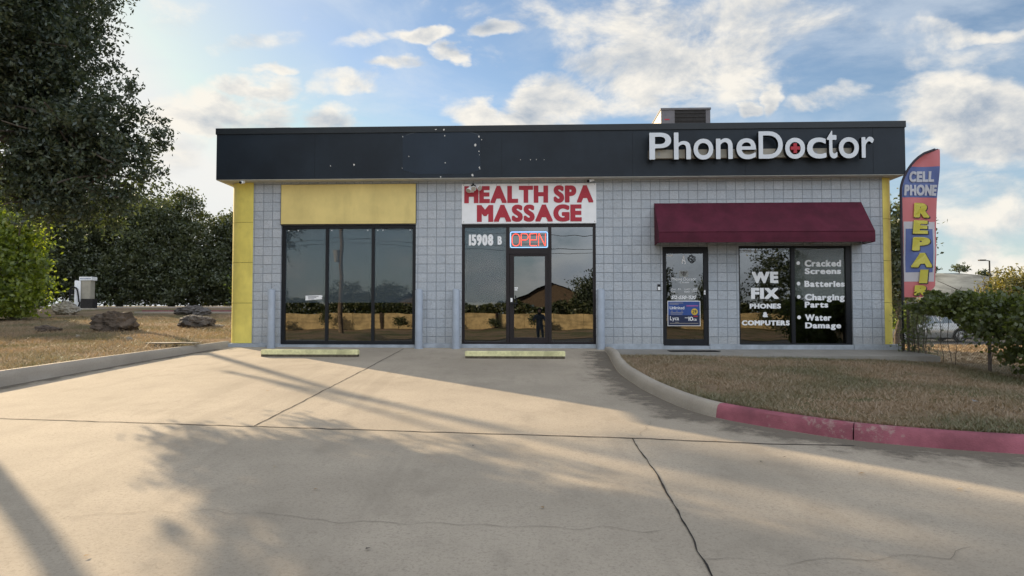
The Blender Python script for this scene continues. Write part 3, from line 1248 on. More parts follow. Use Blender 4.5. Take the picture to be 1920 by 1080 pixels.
def lawn_mesh_right():
    """rows across the island from the kerb to the far side"""
    mb = MB()
    back_y = 13.75
    pts = [p for p in KRin if p[1] <= back_y]
    k = 26
    for p in pts:
        # fan from each kerb point towards a far edge that runs along x = 12
        far_y = float(np.interp(p[0], [1.6, 2.3, 3.5, 8, 20], [0, 0, .35, .8, 1])) * 0 + 13.75
        q = None
        s = pts.index(p) / (len(pts) - 1)
        # far edge: from (12,13.75) along the fence side to (20,6)
        q = (np.interp(s, [0, .35, 1], [3.0, 9.2, 20.0]), np.interp(s, [0, .35, 1], [13.75, 13.75, 13.75]))
        for j in range(k):
            t = j / (k - 1)
            x, y = p[0] * (1 - t) + q[0] * t, p[1] * (1 - t) + q[1] * t
            mb.v.append((x, y, zlawn_r(x, y) + (.02 * mnoise.noise(Vector((x * .8, y * .8, 0))) if 0 < j else 0)))
    for i in range(len(pts) - 1):
        for j in range(k - 1):
            a = i * k + j
            mb.f.append((a, a + 1, a + k + 1, a + k))
            mb.mi.append(0)
    return tag(mb.build('lawn', M['turf'], smooth=True), kind='structure')


lawn_mesh_right()
# walk along the right shop front
wk = MB()
wpts = [(2.10, 15.42), (8.55, 15.13), (8.35, 13.55), (2.06, 13.6)]
wk.v = [(x, y, -.012 if y > 15 else -.06) for x, y in wpts] + [(x, y, -.4) for x, y in wpts]
wk.f = [(0, 1, 2, 3), (3, 2, 6, 7), (2, 1, 5, 6), (0, 3, 7, 4)]
wk.mi = [0] * 4
tag(wk.build('sidewalk', M['walk']), kind='structure')


def zlot(x, y):
    return float(np.interp(y, [5, 13, 34, 60], [-.42, -.34, -.72, -.80])) - .0015 * max(0, x - 9)


tag(grid_mesh('gravel_lot', M['lot'], lin(8.6, 90, 30), lin(13.3, 90, 40), zlot), kind='structure')
tag(MB().quad((8.6, 33.5, zlot(9, 33.5) + .02), (70, 33.5, zlot(70, 33.5) + .02), (70, 46, zlot(70, 46) + .02), (8.6, 46, zlot(9, 46) + .02)).build('parking_lot', M['asphalt']), kind='structure')


def zhill(x, y):
    return -2 + 17 * math.exp(-((x - 158) / 55) ** 2 - ((y - 250) / 40) ** 2) + 1.2 * mnoise.noise(Vector((x * .03, y * .03, 0)))


grid_mesh('hill', M['hill'], lin(60, 330, 40), lin(170, 340, 24), zhill)
# road and verge behind the photographer (seen mirrored in the glass)
tag(MB().quad((-90, -17, -1.03), (90, -17, -1.03), (90, -7.5, -1.03), (-90, -7.5, -1.03)).build('road', M['asphalt']), kind='structure')
tag(MB().quad((-90, -29.5, -.45), (90, -33, -.45), (90, -17, -1.0), (-90, -17, -1.0)).build('verge', M['turf']), kind='structure')
tag(MB().quad((-120, -90, -.2), (120, -90, -.2), (120, -33, -.45), (-120, -29.5, -.45)).build('verge', M['turf']), kind='structure')

# ------------------------------------------------------------------ the building
B = thing('commercial_building', 'single storey grey block shop building with charcoal fascia and yellow corner columns', 'building', (0, D0, 0), -TH)
LT, TOP = -.0, 3.80
DEPTH = 12.5
w = MB()
piers = [(-5.90, -5.25, .10, TOP), (-5.25, -2.17, 2.78, TOP), (-2.17, -1.13, .10, TOP), (-1.13, 1.872, 2.78, TOP), (1.872, 3.345, .10, TOP),
         (3.345, 4.353, 2.255, TOP), (4.353, 5.015, .10, TOP), (5.015, 7.465, 2.268, TOP), (7.465, 8.15, .10, TOP)]
for a, b, z0, z1 in piers:
    w.box(a, b, 0, .2, z0, z1)
w.box(-6.46, -6.26, .62, DEPTH, 0, TOP).box(8.15, 8.35, .30, DEPTH, 0, TOP).box(-6.26, 8.15, DEPTH - .2, DEPTH, 0, TOP)
w.build('wall', M['block'], B)
fo = MB()
for a, b in ((-6.0, -5.25), (-2.17, -1.13), (1.872, 3.345), (4.353, 5.015), (7.465, 8.50)):
    fo.box(a, b, -.07, .25, -.25, .098)
for a, b, h in ((-5.25, -2.17, .072), (-1.13, 1.872, .088), (3.345, 4.353, .060), (5.015, 7.465, .085)):
    fo.box(a, b, -.05, .25, -.25, h)
fo.box(-6.56, -6.0, -.065, .8, -.25, .096)
fo.build('foundation', M['found'], B, bevel=.008)
MB().box(-6.2, 8.1, .21, DEPTH - .25, -.05, .04).build('floor', M['room'], B)
MB().box(-6.2, 8.1, .21, DEPTH - .25, 3.30, 3.36).box(-6.2, 8.1, 4.0, 4.1, .05, 3.29).build('interior_wall', M['room'], B)
MB().box(-6.30, 8.20, .1, DEPTH, 4.50, 4.60).build('roof', M['roof'], B)
fs = MB()
FL, FR, FB, FT, FF = -6.640, 8.51, 3.775, 4.87, -.30
fs.box(FL, FR, FF, -.06, FB, FT)
fs.box(FL, FL + .18, -.06, DEPTH + .2, FB, FT).box(FR - .18, FR, -.06, DEPTH + .2, FB, FT).box(FL + .18, FR - .18, DEPTH, DEPTH + .2, FB, FT)
fas = fs.build('fascia', M['fascia'], B)
cp = MB()
cp.box(FL - .02, FR + .02, FF - .022, -.04, FT - .075, FT + .065).box(FL - .02, FL + .2, -.04, DEPTH + .22, FT - .075, FT + .065)
cp.box(FR - .2, FR + .02, -.04, DEPTH + .22, FT - .075, FT + .065)
cp.build('coping', M['coping'], fas, bevel=.006)
MB().box(-5.35, -5.0, -.2, .1, FT + .066, FT + .10).build('coping_joint_cap', M['coping'], fas)
sm = MB()
for u in (-4.40, -2.05, -.215, 2.66, 5.1, 7.83):
    sm.box(u - .003, u + .003, FF - .003, FF + .01, FB + .01, FT - .08)
separate(sm.build('panel_seam', M['seam'], fas))
arc = [(-2.42, 4.72)] + [(-2.35 + 1.62 * t, 4.73 + .125 * math.sin(math.pi * t) ** .8) for t in np.linspace(0, 1, 16)] + [(-.70, 4.72), (-.68, 3.95), (-1.0, 3.86), (-2.1, 3.86), (-2.42, 3.96)]
MB().prism(arc, 1, FF - .0045, FF + .005).build('repainted_patch', M['fascia2'], fas)
ar = MB()
ar.prism([(p[0], p[1]) for p in arc[1:17]] + [(p[0], p[1] + .012) for p in arc[1:17]][::-1], 1, FF - .006, FF - .001)
ar.build('old_sign_outline', mat('ghost_line', (.07, .085, .10), .6), fas)
ch = MB()
for px, z, s in ((-2.42, 4.705, .02), (-1.48, 4.715, .026), (-.72, 4.69, .034), (-.66, 4.62, .018), (-.80, 4.50, .045), (-.72, 4.36, .026), (-.71, 4.28, .014),
                 (-2.28, 4.26, .016), (-1.47, 4.11, .026), (-.71, 4.0, .03), (-.70, 3.97, .02), (-2.43, 4.0, .012), (-1.57, 3.80, .026), (-.86, 3.83, .045),
                 (-3.51, 4.085, .036), (-4.04, 4.065, .020), (.2, 4.165, .014), (.42, 4.16, .02), (.55, 4.165, .016), (.72, 4.16, .012), (-1.68, 4.853, .05), (-1.5, 4.845, .035)):
    n = 7
    ch.prism([(px + s * (.35 + .3 * random.random()) * math.cos(6.283 * i / n), z + s * (.5 + .35 * random.random()) * math.sin(6.283 * i / n) * (1 if s < .05 else .3)) for i in range(n)], 1, FF - .009 if z < 4.84 else FF - .026, FF)
separate(ch.build('paint_stain', M['chip'], fas))
MB().box(FL + .005, FR - .005, FF + .005, .8, FB - .012, FB - .001).box(FL + .005, -6.0, .8, DEPTH, FB - .012, FB - .001).box(8.0, FR - .005, .8, DEPTH, FB - .012, FB - .001).build('soffit', M['soffit'], B)


# rounded yellow corner columns in stacked panels
def corner(x_in, x_out, r, ylen, joints):
    s = 1 if x_out > x_in else -1
    prof = [(x_in, -.012), (x_out - s * r, -.012)]
    prof += [(x_out - s * r + s * r * math.sin(a), -.012 + r - r * math.cos(a)) for a in np.linspace(.12, math.pi / 2, 9)]
    prof += [(x_out, ylen), (x_in, ylen)]
    zs = [.098] + joints + [3.762]
    mb = MB()
    for a, b in zip(zs[:-1], zs[1:]):
        mb.prism(prof, 2, a + .004, b - .004)
    core = [(x_in, 0.004), (x_out - s * r, .004), (x_out - s * .02, r), (x_out - s * .02, ylen - .02), (x_in, ylen - .02)]
    c = MB().prism(core, 2, .1, 3.76)
    o = mb.build('corner_column', M['yellow2'], B, smooth=True)
    c.build('backing', M['seam'], o)


corner(-5.902, -6.49, .34, .66, [1.01, 1.93, 2.85])
corner(8.15, 8.375, .17, .36, [1.01, 1.93, 2.85])
yp = MB().box(-5.252, -2.172, -.035, -.002, 2.80, 3.70).build('yellow_panel', M['yellow'], B)
MB().box(-5.262, -2.162, -.030, -.003, 2.782, 2.7995).box(-2.1715, -2.160, -.03, -.003, 2.80, 3.70).box(-5.263, -5.2525, -.03, -.003, 2.80, 3.70).build('panel_trim', M['frame'], yp)


# storefront glazing
def bars(name, rects, y0, y1, m, parent):
    mb = MB()
    for a, b, c, d in rects:
        mb.box(a, b, y0, y1, c, d)
    return mb.build(name, m, parent, bevel=.004)


def pane(u0, u1, z0, z1, parent, m='glass', y=.075, film=None):
    p = MB().box(u0, u1, y, y + .006, z0, z1).build('pane', M[m], parent)
    return p


fa = bars('storefront_window', [(-5.245, -5.165, .076, 2.775), (-2.25, -2.175, .076, 2.775), (-5.165, -2.25, 2.70, 2.775), (-5.165, -2.25, .076, .155),
                               (-4.24, -4.175, .155, 2.70), (-3.185, -3.12, .155, 2.70)], .03, .13, M['frame'], B)
for a, b in ((-5.165, -4.24), (-4.175, -3.185), (-3.12, -2.25)):
    pane(a, b, .155, 2.70, fa)
separate(MB().box(-5.165, -4.2405, .0705, .0725, 1.02, 2.70).box(-4.1745, -3.1855, .0705, .0725, 1.02, 2.70).box(-3.1195, -2.25, .0705, .0725, 1.02, 2.70).build('privacy_film', M['film'], fa))
n_ = MB().prism([(-4.70, 1.07), (-4.31, 1.10), (-4.33, 1.13), (-4.305, 1.155), (-4.33, 1.19), (-4.70, 1.175)], 1, .062, .066)
nt_ = n_.build('paper_notice', M['white'], fa)
nl = MB()
for i in range(3):
    nl.box(-4.64, -4.40 - .05 * i, .0595, .0615, 1.155 - .028 * i, 1.165 - .028 * i)
separate(nl.build('printed_line', M['posterdk'], fa))
for k_ in (0,):
    st_ = MB()
    for u in (-5.12, -4.9, -4.13, -3.3, -3.07, -2.95, -2.33):
        st_.box(u, u + .03, .068, .071, 2.655, 2.672)
    separate(st_.build('corner_sticker', M['white'], fa))

fb = bars('storefront_window', [(-1.126, -1.07, .092, 2.768), (1.81, 1.868, .092, 2.768), (-1.07, 1.81, 2.715, 2.768), (-1.07, -.135, .092, .14), (.885, 1.81, .092, .14),
                               (-.135, -.06, .092, 2.715), (.81, .885, .092, 2.715), (-.06, .81, 2.105, 2.245)], .03, .13, M['frame2'], B)
pane(-1.07, -.135, .14, 2.715, fb)
pane(.885, 1.81, .14, 2.715, fb)
pane(-.06, .81, 2.245, 2.715, fb)
MB().box(-1.07, -.1355, .0705, .0725, 1.02, 2.715).build('privacy_film', M['film'], fb)
text('lettering', [('15908', (-.978, -.426, 2.304, 2.558)), ('B', (-.327, -.232, 2.324, 2.514))], None, .068, M['white'], fb, bold=(.075, .04))
db = bars('shop_door', [(-.056, .045, .10, 2.10), (.735, .806, .10, 2.10), (.045, .735, 2.055, 2.10), (.045, .735, .10, .235)], .035, .085, M['frame2'], B)
pane(.045, .735, .235, 2.055, db, y=.058)
hd = MB()
hd.box(-.035, .02, .022, .036, .92, 1.17)
hd.tube([(-.01, .02, 1.0), (-.01, -.045, 1.0), (.13, -.045, .995)], .013, 8)
hd.tube([(.075, .035, 1.17), (.075, -.03, 1.17), (.095, -.03, 1.05), (.075, -.03, .92), (.075, .035, .92)], .011, 8)
hd.build('handle', M['blackmetal'], db)
MB().cyl(-.012, .0, 0, .02, .026, 14).build('lock', M['steel'], db)
lk = bpy.context.scene.objects[-1] if False else None
dk = MB().box(-.035, .012, .017, .0215, 1.03, 1.12).build('lock_plate', M['white'], db)
separate(MB().box(.055, .13, .052, .0565, 1.33, 1.36).box(.055, .12, .052, .0565, 1.29, 1.315).build('opening_sticker', M['white'], db))

da = bars('shop_door', [(3.349, 3.432, .064, 2.25), (4.25, 4.349, .064, 2.25), (3.432, 4.25, 2.105, 2.25), (3.432, 4.25, .064, .205)], .03, .11, M['frame'], B)
pane(3.432, 4.25, .205, 2.105, da, 'glassA', y=.06)
text('lettering', [('A', (3.771, 3.868, 1.876, 2.08))], None, .056, M['white'], da, bold=.03)
text('lettering', [('Phone Doctor', (3.553, 4.092, 1.503, 1.574)), ('of Austin', (3.713, 3.937, 1.446, 1.487)), ('Mon - Fri', (3.544, 3.754, 1.294, 1.331)), ('10AM - 6PM', (3.834, 4.110, 1.293, 1.330)),
                   ('Sat', (3.543, 3.626, 1.237, 1.274)), ('10AM - 5PM', (3.833, 4.099, 1.237, 1.274))], None, .056, M['white'], da)
text('lettering', [('512-550-1530', (3.539, 4.091, 1.094, 1.171))], None, .056, M['white'], da, bold=.025, shear=.25)
lg = MB().box(3.725, 3.921, .054, .0575, 1.585, 1.723)
lgo = lg.build('logo', mat('logo_grey', (.33, .34, .33), .6), da)
lg2 = MB()
lg2.box(3.81, 3.836, .0505, .0535, 1.60, 1.71)
lg2.tube([(3.76, .052, 1.68), (3.79, .052, 1.65), (3.79, .052, 1.62)], .008, 5).tube([(3.886, .052, 1.68), (3.856, .052, 1.65), (3.856, .052, 1.62)], .008, 5)
lg2.tube([(3.75, .052, 1.70), (3.823, .052, 1.672), (3.896, .052, 1.70)], .006, 5)
lg2.build('logo_mark', M['room'], da)
sq = MB()
cxq, czq = 3.998, 1.985
for a0 in (0, .5, 1.1):
    sq.tube([(cxq + (.07 + .018 * math.sin(3 * t + a0 * 5)) * math.cos(t), .054, czq + (.075 + .018 * math.cos(2 * t + a0 * 3)) * math.sin(t)) for t in np.linspace(a0, a0 + 6.1, 24)], .007, 5)
for p in (((-.06, .05), (.02, -.06)), ((.0, .07), (.05, -.02)), ((-.07, -.02), (.06, .0)), ((-.02, -.01), (.03, .06)), ((.0, .0), (.04, -.07))):
    sq.tube([(cxq + p[0][0], .054, czq + p[0][1]), (cxq + p[1][0], .054, czq + p[1][1])], .006, 5)
sq.build('wire_scribble_decal', M['blackmetal'], da)
MB().box(3.455, 3.58, .054, .058, 2.045, 2.08).build('corner_sticker', M['white'], da)
hs = MB().box(4.253, 4.287, .018, .028, 1.19, 1.225).box(4.253, 4.287, .018, .028, 1.235, 1.265)
hs.cyl(4.27, .023, 1.266, 1.288, .017, 10)
separate(hs.build('handle_sticker', M['white'], da))
ha = MB().tube([(4.29, .03, 1.12), (4.29, -.035, 1.12), (4.29, -.035, .88), (4.29, .03, .88)], .012, 8).build('handle', M['blackmetal'], da)

wa = bars('storefront_window', [(5.018, 5.05, .088, 2.264), (7.345, 7.462, .088, 2.264), (5.05, 7.345, 2.215, 2.264), (5.05, 7.345, .088, .115), (6.165, 6.245, .115, 2.215)], .03, .12, M['frame'], B)
pane(5.05, 6.165, .115, 2.215, wa, 'glassA')
pane(6.245, 7.345, .115, 2.215, wa, 'glassA')
MB().box(6.246, 7.345, .0715, .0725, 1.15, 2.215).build('privacy_film', M['filmA'], wa)
text('lettering', [('15908-A', (5.045, 5.453, 2.118, 2.197))], None, .071, mat('pale_decal', (.38, .38, .37), .6), wa, bold=.012)
text('lettering', [('WE', (5.317, 5.894, 1.446, 1.696)), ('FIX', (5.296, 5.895, 1.096, 1.338)), ('PHONES', (5.262, 5.944, .881, .991)), ('&', (5.546, 5.659, .69, .802)), ('COMPUTERS', (5.085, 6.131, .509, .621))],
     None, .068, M['white'], wa, bold=(.07, .05))
text('lettering', [('Cracked', (6.474, 7.266, 1.806, 1.954)), ('Screens', (6.474, 7.26, 1.642, 1.776)), ('Batteries', (6.463, 7.335, 1.358, 1.495)), ('Charging', (6.469, 7.33, 1.022, 1.204)),
                   ('Parts', (6.463, 6.972, .901, 1.033)), ('Water', (6.468, 7.035, .612, .753)), ('Damage', (6.466, 7.242, .408, .575))], None, .068, M['white'], wa, bold=(.052, .04))
bl = MB()
for z in (1.888, 1.432, 1.138, .687):
    bl.prism([(6.336 + .040 * math.cos(a), z + .042 * math.sin(a)) for a in np.linspace(0, 2 * math.pi, 16, endpoint=False)], 1, .0685, .0705)
separate(bl.build('bullet_dot', M['white'], wa))


# a chair dimly seen inside the right shop window
def chair(u, y, z, lab):
    t = bthing('metal_chair', lab, 'chair', (u, y, z), 'chairs inside the lettered shop window')
    MB().box(-.21, .21, -.2, .2, .43, .46).build('seat', M['ac'], t, bevel=.01)
    for sx in (-.19, .19):
        for sy in (-.18, .18):
            MB().tube([(sx * 1.1, sy * 1.15, 0), (sx, sy, .43)], .013, 6).build('leg', M['steel'], t)
    MB().tube([(-.2, .19, .43), (-.2, .25, .85), (.2, .25, .85), (.2, .19, .43)], .013, 6).box(-.18, .18, .235, .255, .62, .82).build('backrest', M['steel'], t)


chair(6.62, .75, .04, 'grey metal chair behind the shop glass under the word Water')
chair(7.12, .95, .04, 'grey metal chair behind the shop glass nearest the window frame')

# ------------------------------------------------------------------ things on the facade
# channel letter sign
SG = (5.36, FF, 4.3)
sg = bthing('channel_letter_sign', 'white raised channel letters with small red cross on the charcoal fascia', 'sign', SG)
co, fcs = text_mesh('PhoneDoctor', 2.99, 7.745, 4.083, 4.695, -.53, .13, bold=.009)
par = list(range(len(co)))


def find(i):
    while par[i] != i:
        par[i] = par[par[i]]
        i = par[i]
    return i


for f in fcs:
    for k_ in f[1:]:
        par[find(k_)] = find(f[0])
# extruded text keeps front, back and side shells apart: join shells whose outlines coincide
key = {}
for i, c in enumerate(co):
    kk = (round(c[0], 4), round(c[2], 4))
    if kk in key:
        par[find(i)] = find(key[kk])
    else:
        key[kk] = i
letters = []
groups = {}
for f in fcs:
    groups.setdefault(find(f[0]), []).append(f)
LX = [(198, 340), (358, 467), (485, 612), (630, 738), (762, 888), (905, 1060), (1075, 1202), (1215, 1338), (1342, 1408), (1418, 1545), (1563, 1642)]
LZ = [.585, .585, .452, .45, .452, .59, .452, .452, .60, .452, .45]
centre = {r_: np.mean([co[i][0] for f in fl for i in f]) for r_, fl in groups.items()}
for li, (r_, fl) in enumerate(sorted(groups.items(), key=lambda t: centre[t[0]])):
    ids = sorted({i for f in fl for i in f})
    q = co[ids]
    ua, ub = (2.99 + (v - 198) / 1444 * 4.755 for v in LX[li])
    za = 4.09 if li in (0, 1, 3, 5, 10) else 4.082
    q[:, 0] = ua + (q[:, 0] - q[:, 0].min()) / np.ptp(q[:, 0]) * (ub - ua)
    q[:, 2] = za + (q[:, 2] - q[:, 2].min()) / np.ptp(q[:, 2]) * LZ[li]
    co[ids] = q
for r_, fl in sorted(groups.items(), key=lambda t: centre[t[0]]):
    ids = sorted({i for f in fl for i in f})
    mp = {i: k for k, i in enumerate(ids)}
    mb = MB()
    mb.v = [tuple(co[i]) for i in ids]
    for f in fl:
        ys = [co[i][1] for i in f]
        mb.f.append(tuple(mp[i] for i in f))
        mb.mi.append(0 if max(ys) < -.529 else 1)
    lo_ = mb.build('letter', [M['letter'], M['blackmetal']], sg, SG)
    letters.append((min(v[0] for v in mb.v) + max(v[0] for v in mb.v)) / 2)
MB().box(2.995, 7.40, -.395, -.302, 4.145, 4.335).build('raceway', M['raceway'], sg, SG, bevel=.005)
lb = MB()
for u in np.arange(3.2, 7.4, .42):
    lb.box(u, u + .04, -.40, -.395, 4.20, 4.28)
separate(lb.build('bracket', M['ac'], sg, SG))
crs = MB()
ccx, ccz = letters[6], 4.308
crs.box(ccx - .098, ccx + .098, -.545, -.44, ccz - .035, ccz + .035).box(ccx - .035, ccx + .035, -.545, -.44, ccz + .035, ccz + .105).box(ccx - .035, ccx + .035, -.545, -.44, ccz - .105, ccz - .035)
crs.build('red_cross', M['red'], sg, SG)

# massage banner
SB = (.38, -.012, 2.79)
bn = bthing('banner_sign', 'white banner with red lettering above the middle door', 'sign', SB)
bmb = MB()
nx = 24
for i in range(nx):
    a, b = -1.13 + 3.015 * i / nx, -1.13 + 3.015 * (i + 1) / nx
    fa_ = lambda u: -.016 - .004 * math.sin(u * 5.1) * math.sin(u * 1.7 + 1)
    bmb.quad((a, fa_(a), 2.792), (b, fa_(b), 2.792), (b, fa_(b), 3.684), (a, fa_(a), 3.684))
bmb.box(-1.13, 1.885, -.010, -.003, 2.792, 3.684)
bmb.build('banner_sheet', M['white'], bn, SB)
text('lettering', 'HEALTH SPA', (-1.075, 1.817, 3.248, 3.642), -.023, M['red'], bn, SB, bold=(.066, .05))
text('lettering', 'MASSAGE', (-.789, 1.559, 2.825, 3.213), -.023, M['red'], bn, SB, bold=(.066, .05))
gm = MB()
for u in (-1.09, -.35, .38, 1.1, 1.85):
    for z in (2.83, 3.66):
        gm.cyl(u, -.02, z - .008, z + .008, .009, 8)
separate(gm.build('grommet', M['steel'], bn, SB))

# neon OPEN
SN = (.378, .05, 2.43)
ne = bthing('neon_open_sign', 'lit red and blue neon OPEN sign above the middle door', 'sign', SN)
nb = MB()
u0, u1, z0, z1, r = -.035, .795, 2.255, 2.605, .035
pts = []
for cx, cz, a0 in ((u1 - r, z1 - r, 0), (u0 + r, z1 - r, 90), (u0 + r, z0 + r, 180), (u1 - r, z0 + r, 270)):
    pts += [(cx + r * math.cos(rad(a0 + k * 22.5)), .055, cz + r * math.sin(rad(a0 + k * 22.5))) for k in range(5)]
nb.tube(pts + [pts[0]], .0105, 7, caps=False)
nb.build('blue_tube', M['neonb'], ne, SN)
nr = MB()
Y = .052


def bar(*q):
    nr.tube([(a, Y, b) for a, b in q], .0085, 7)


zt, zb_ = 2.565, 2.290
o_ = []
for cz, a0 in ((zt - .085, 0), (zb_ + .085, 180)):
    o_ += [(.085 + .085 * math.cos(rad(a0 + k * 30)), cz + .085 * math.sin(rad(a0 + k * 30))) for k in range(7)]
bar(*o_, o_[0])
bar((.205, zb_), (.205, zt), (.31, zt), (.345, zt - .02), (.365, zt - .07), (.345, zt - .12), (.31, zt - .14), (.205, zt - .14))
bar((.555, zb_ + .005), (.42, zb_ + .005), (.40, zb_ + .02), (.40, zt - .01), (.41, zt), (.55, zt), (.55, zt - .14), (.40, zt - .14))
bar((.595, zb_), (.595, zt), (.61, zt), (.735, zb_ + .01), (.75, zb_ + .01), (.75, zt))
nr.build('red_tube', M['neonr'], ne, SN)
separate(MB().tube([(-.02, .066, 2.335), (.78, .066, 2.335)], .006, 5).tube([(-.02, .066, 2.535), (.78, .066, 2.535)], .006, 5).build('backing_rail', M['blackmetal'], ne, SN))

# awning
SA = (5.43, -.004, 3.22)
aw = bthing('awning', 'maroon canvas awning over the white lettered shop window', 'awning', SA)
A0, A1 = 3.168, 7.692
am = MB()
nx = 30
yf, zt2, zf, zb2 = -.62, 3.225, 2.515, 2.285
for i in range(nx):
    a, b = A0 + (A1 - A0) * i / nx, A0 + (A1 - A0) * (i + 1) / nx
    rows = [(-.004, zt2), (-.16, zt2 - .19), (-.31, zt2 - .362), (-.47, zt2 - .54), (yf, zf), (yf - .004, (zf + zb2) / 2), (yf, zb2)]
    sg_ = lambda u, j: (-.028 * abs(math.sin((u - A0) / (A1 - A0) * 4 * math.pi)) ** .7 * math.sin(j / 4 * math.pi) + .006 * math.sin(u * 13 + j) if 0 < j < 4 else 0)
    for j in range(len(rows) - 1):
        (ya, za), (yb, zb3) = rows[j], rows[j + 1]
        am.quad((a, ya, za + sg_(a, j)), (b, ya, za + sg_(b, j)), (b, yb, zb3 + sg_(b, j + 1)), (a, yb, zb3 + sg_(a, j + 1)))
for u in (A0, A1):
    am.quad((u, -.004, zt2), (u, yf, zf), (u, yf, zb2), (u, -.004, zb2))
am.build('canopy', M['maroon'], aw, SA)
fr = MB()
for u in np.linspace(A0 + .02, A1 - .02, 5):
    fr.tube([(u, -.01, 3.12), (u, -.58, 2.44), (u, -.58, 2.31), (u, -.01, 2.31)], .012, 6)
separate(fr.build('support_frame', M['steel'], aw, SA))
tr = MB().tube([(A0, yf - .004, zf), (A1, yf - .004, zf)], .006, 6)
tr.build('valance_seam', M['maroon'], aw, SA)

# rooftop unit
SR = (4.5, 3.0, 4.6)
rt = bthing('rooftop_air_conditioner', 'grey boxy air conditioner standing on the roof behind the sign', 'air conditioner', SR)
MB().box(3.86, 5.16, 3.0, 4.9, 4.78, 6.20).build('cabinet', [M['acside']], rt, SR, bevel=.01)
MB().box(3.86, 4.22, 2.985, 2.999, 4.78, 6.20).box(5.04, 5.16, 2.985, 2.999, 4.78, 6.20).box(3.845, 5.175, 2.96, 4.92, 6.2005, 6.25).build('casing_panel', M['unit'], rt, SR)
co_ = MB().box(4.22, 5.04, 2.99, 2.999, 4.78, 6.20)
for k_ in range(14):
    co_.box(4.22, 5.04, 2.975, 2.9895, 4.8 + k_ * .1, 4.84 + k_ * .1)
co_.build('coil_grille', M['acdark'], rt, SR)
MB().box(3.90, 5.12, 3.05, 4.85, 4.601, 4.779).build('roof_curb', M['roof'], rt, SR)
MB().box(3.95, 4.08, 2.98, 2.9845, 5.93, 5.96).build('badge', M['red'], rt, SR)

# cameras and flood light
c1 = bthing('security_camera', 'small white bullet camera under the fascia above the wide yellow column', 'camera', (-6.05, -.2, 3.74))
MB().tube([(0, .0, -.005), (-.02, -.12, -.035)], .036, 12).build('housing', M['white'], c1)
MB().tube([(-.02, -.121, -.0352), (-.0225, -.135, -.039)], .030, 12).build('lens', M['blackmetal'], c1)
MB().cyl(0, .0, .02, .035, .04, 12).tube([(0, 0, .02), (0, .0, -.005)], .012, 6).build('mount', M['white'], c1)
c2 = bthing('security_camera', 'small white bullet camera at the top corner of the white banner', 'camera', (1.76, -.02, 3.73))
MB().tube([(.06, -.06, .02), (-.05, -.14, -.02)], .03, 12).build('housing', M['white'], c2)
MB().tube([(-.0505, -.1405, -.0202), (-.075, -.155, -.03)], .031, 12).build('lens', M['blackmetal'], c2)
MB().box(-.02, .02, -.02, .018, -.02, .03).tube([(0, -.0, 0), (.02, -.085, .005)], .012, 6).build('mount', M['blackmetal'], c2)
fl = bthing('flood_light', 'twin lamp motion flood light over the first letter of the banner', 'flood light', (-.87, -.02, 3.56))
for q, dx in (((-.085, -.13, -.03), -.10), ((.02, -.16, .0), .02), ((.14, -.12, .02), .16)):
    hd_ = MB()
    a = Vector((q[0] * .55, -.05, .05))
    b = Vector(q)
    d_ = (b - a).normalized()
    hd_.tube([a, a + d_ * .05, b, b + d_ * .03], [.022, .03, .055, .06], 14)
    o = hd_.build('lamp_head', M['white'], fl)
    MB().tube([b + d_ * .0305, b + d_ * .036], .052, 14).build('lamp_face', M['raceway'], o)
MB().box(-.05, .05, -.045, .02, .0, .10).tube([(0, -.03, .10), (.0, -.03, .13)], .02, 8).build('mount', M['blackmetal'], fl)

dbell = bthing('door_bell', 'small black and white doorbell on the block wall beside the poster door', 'doorbell', (3.262, -.002, 1.35))
MB().box(-.035, .035, -.022, 0, -.068, .068).build('body', M['blackmetal'], dbell, bevel=.005)
MB().box(-.027, .027, -.026, -.0222, -.06, .012).build('button_plate', M['white'], dbell)

# poster on the right door
SP = (3.816, .05, .495)
po = bthing('door_poster', 'blue phone plan poster taped on the door under the awning', 'poster', SP)
MB().box(3.456, 4.177, .048, .052, .495, 1.052).build('border', M['white'], po, SP)
pb = MB().box(3.470, 4.163, .0455, .0478, .509, 1.038).build('print', M['poster'], po, SP)
MB().box(3.470, 4.163, .043, .0453, .509, .735).build('dark_band', M['posterdk'], pb, SP)
text('lettering', [('Unlimited', (3.504, 3.823, .865, .932)), ('Lyca', (3.509, 3.702, .595, .71)), ('10', (3.913, 4.014, .61, .70)), ('GB', (4.015, 4.093, .612, .655)), ('MAX', (3.835, 3.90, .665, .69))], None, .0415, M['white'], pb, SP, bold=.012)
pl = MB()
for a, b, z in ((3.50, 3.80, 1.0), (3.50, 3.70, .975), (3.53, 3.57, .82), (3.64, 3.68, .82), (3.75, 3.79, .82), (3.52, 3.80, .785), (3.52, 3.78, .755), (3.50, 4.13, .55), (3.62, 3.70, .575)):
    pl.box(a, b, .0415, .0425, z, z + .010)
separate(pl.build('small_print', M['raceway'], pb, SP))
MB().box(3.87, 4.13, .0415, .0425, .93, .955).build('small_print', mat('magenta_print', (.40, .12, .35), .5), pb, SP)
MB().prism([(4.046 + .073 * math.cos(a), .812 + .073 * math.sin(a)) for a in np.linspace(0, 6.2832, 24, endpoint=False)], 1, .0405, .0428).build('price_disc', M['gold'], pb, SP)
text('lettering', '29', (4.0, 4.088, .776, .849), .039, M['posterdk'], pb, SP, bold=.02)
MB().box(4.022, 4.114, .0405, .0425, .696, .723).build('red_flash', M['red'], pb, SP)

# door mat
dmx = MB().box(-.52, .52, -.26, .26, 0, .014)
mo = dmx.build('door_mat', M['rubber'], bevel=.004)
tag(mo, 'black rubber mat lying before the door with the poster', 'door mat')
mo.location = (3.86, 14.83, -.030)
mo.rotation_euler = (-.030, 0, -TH)

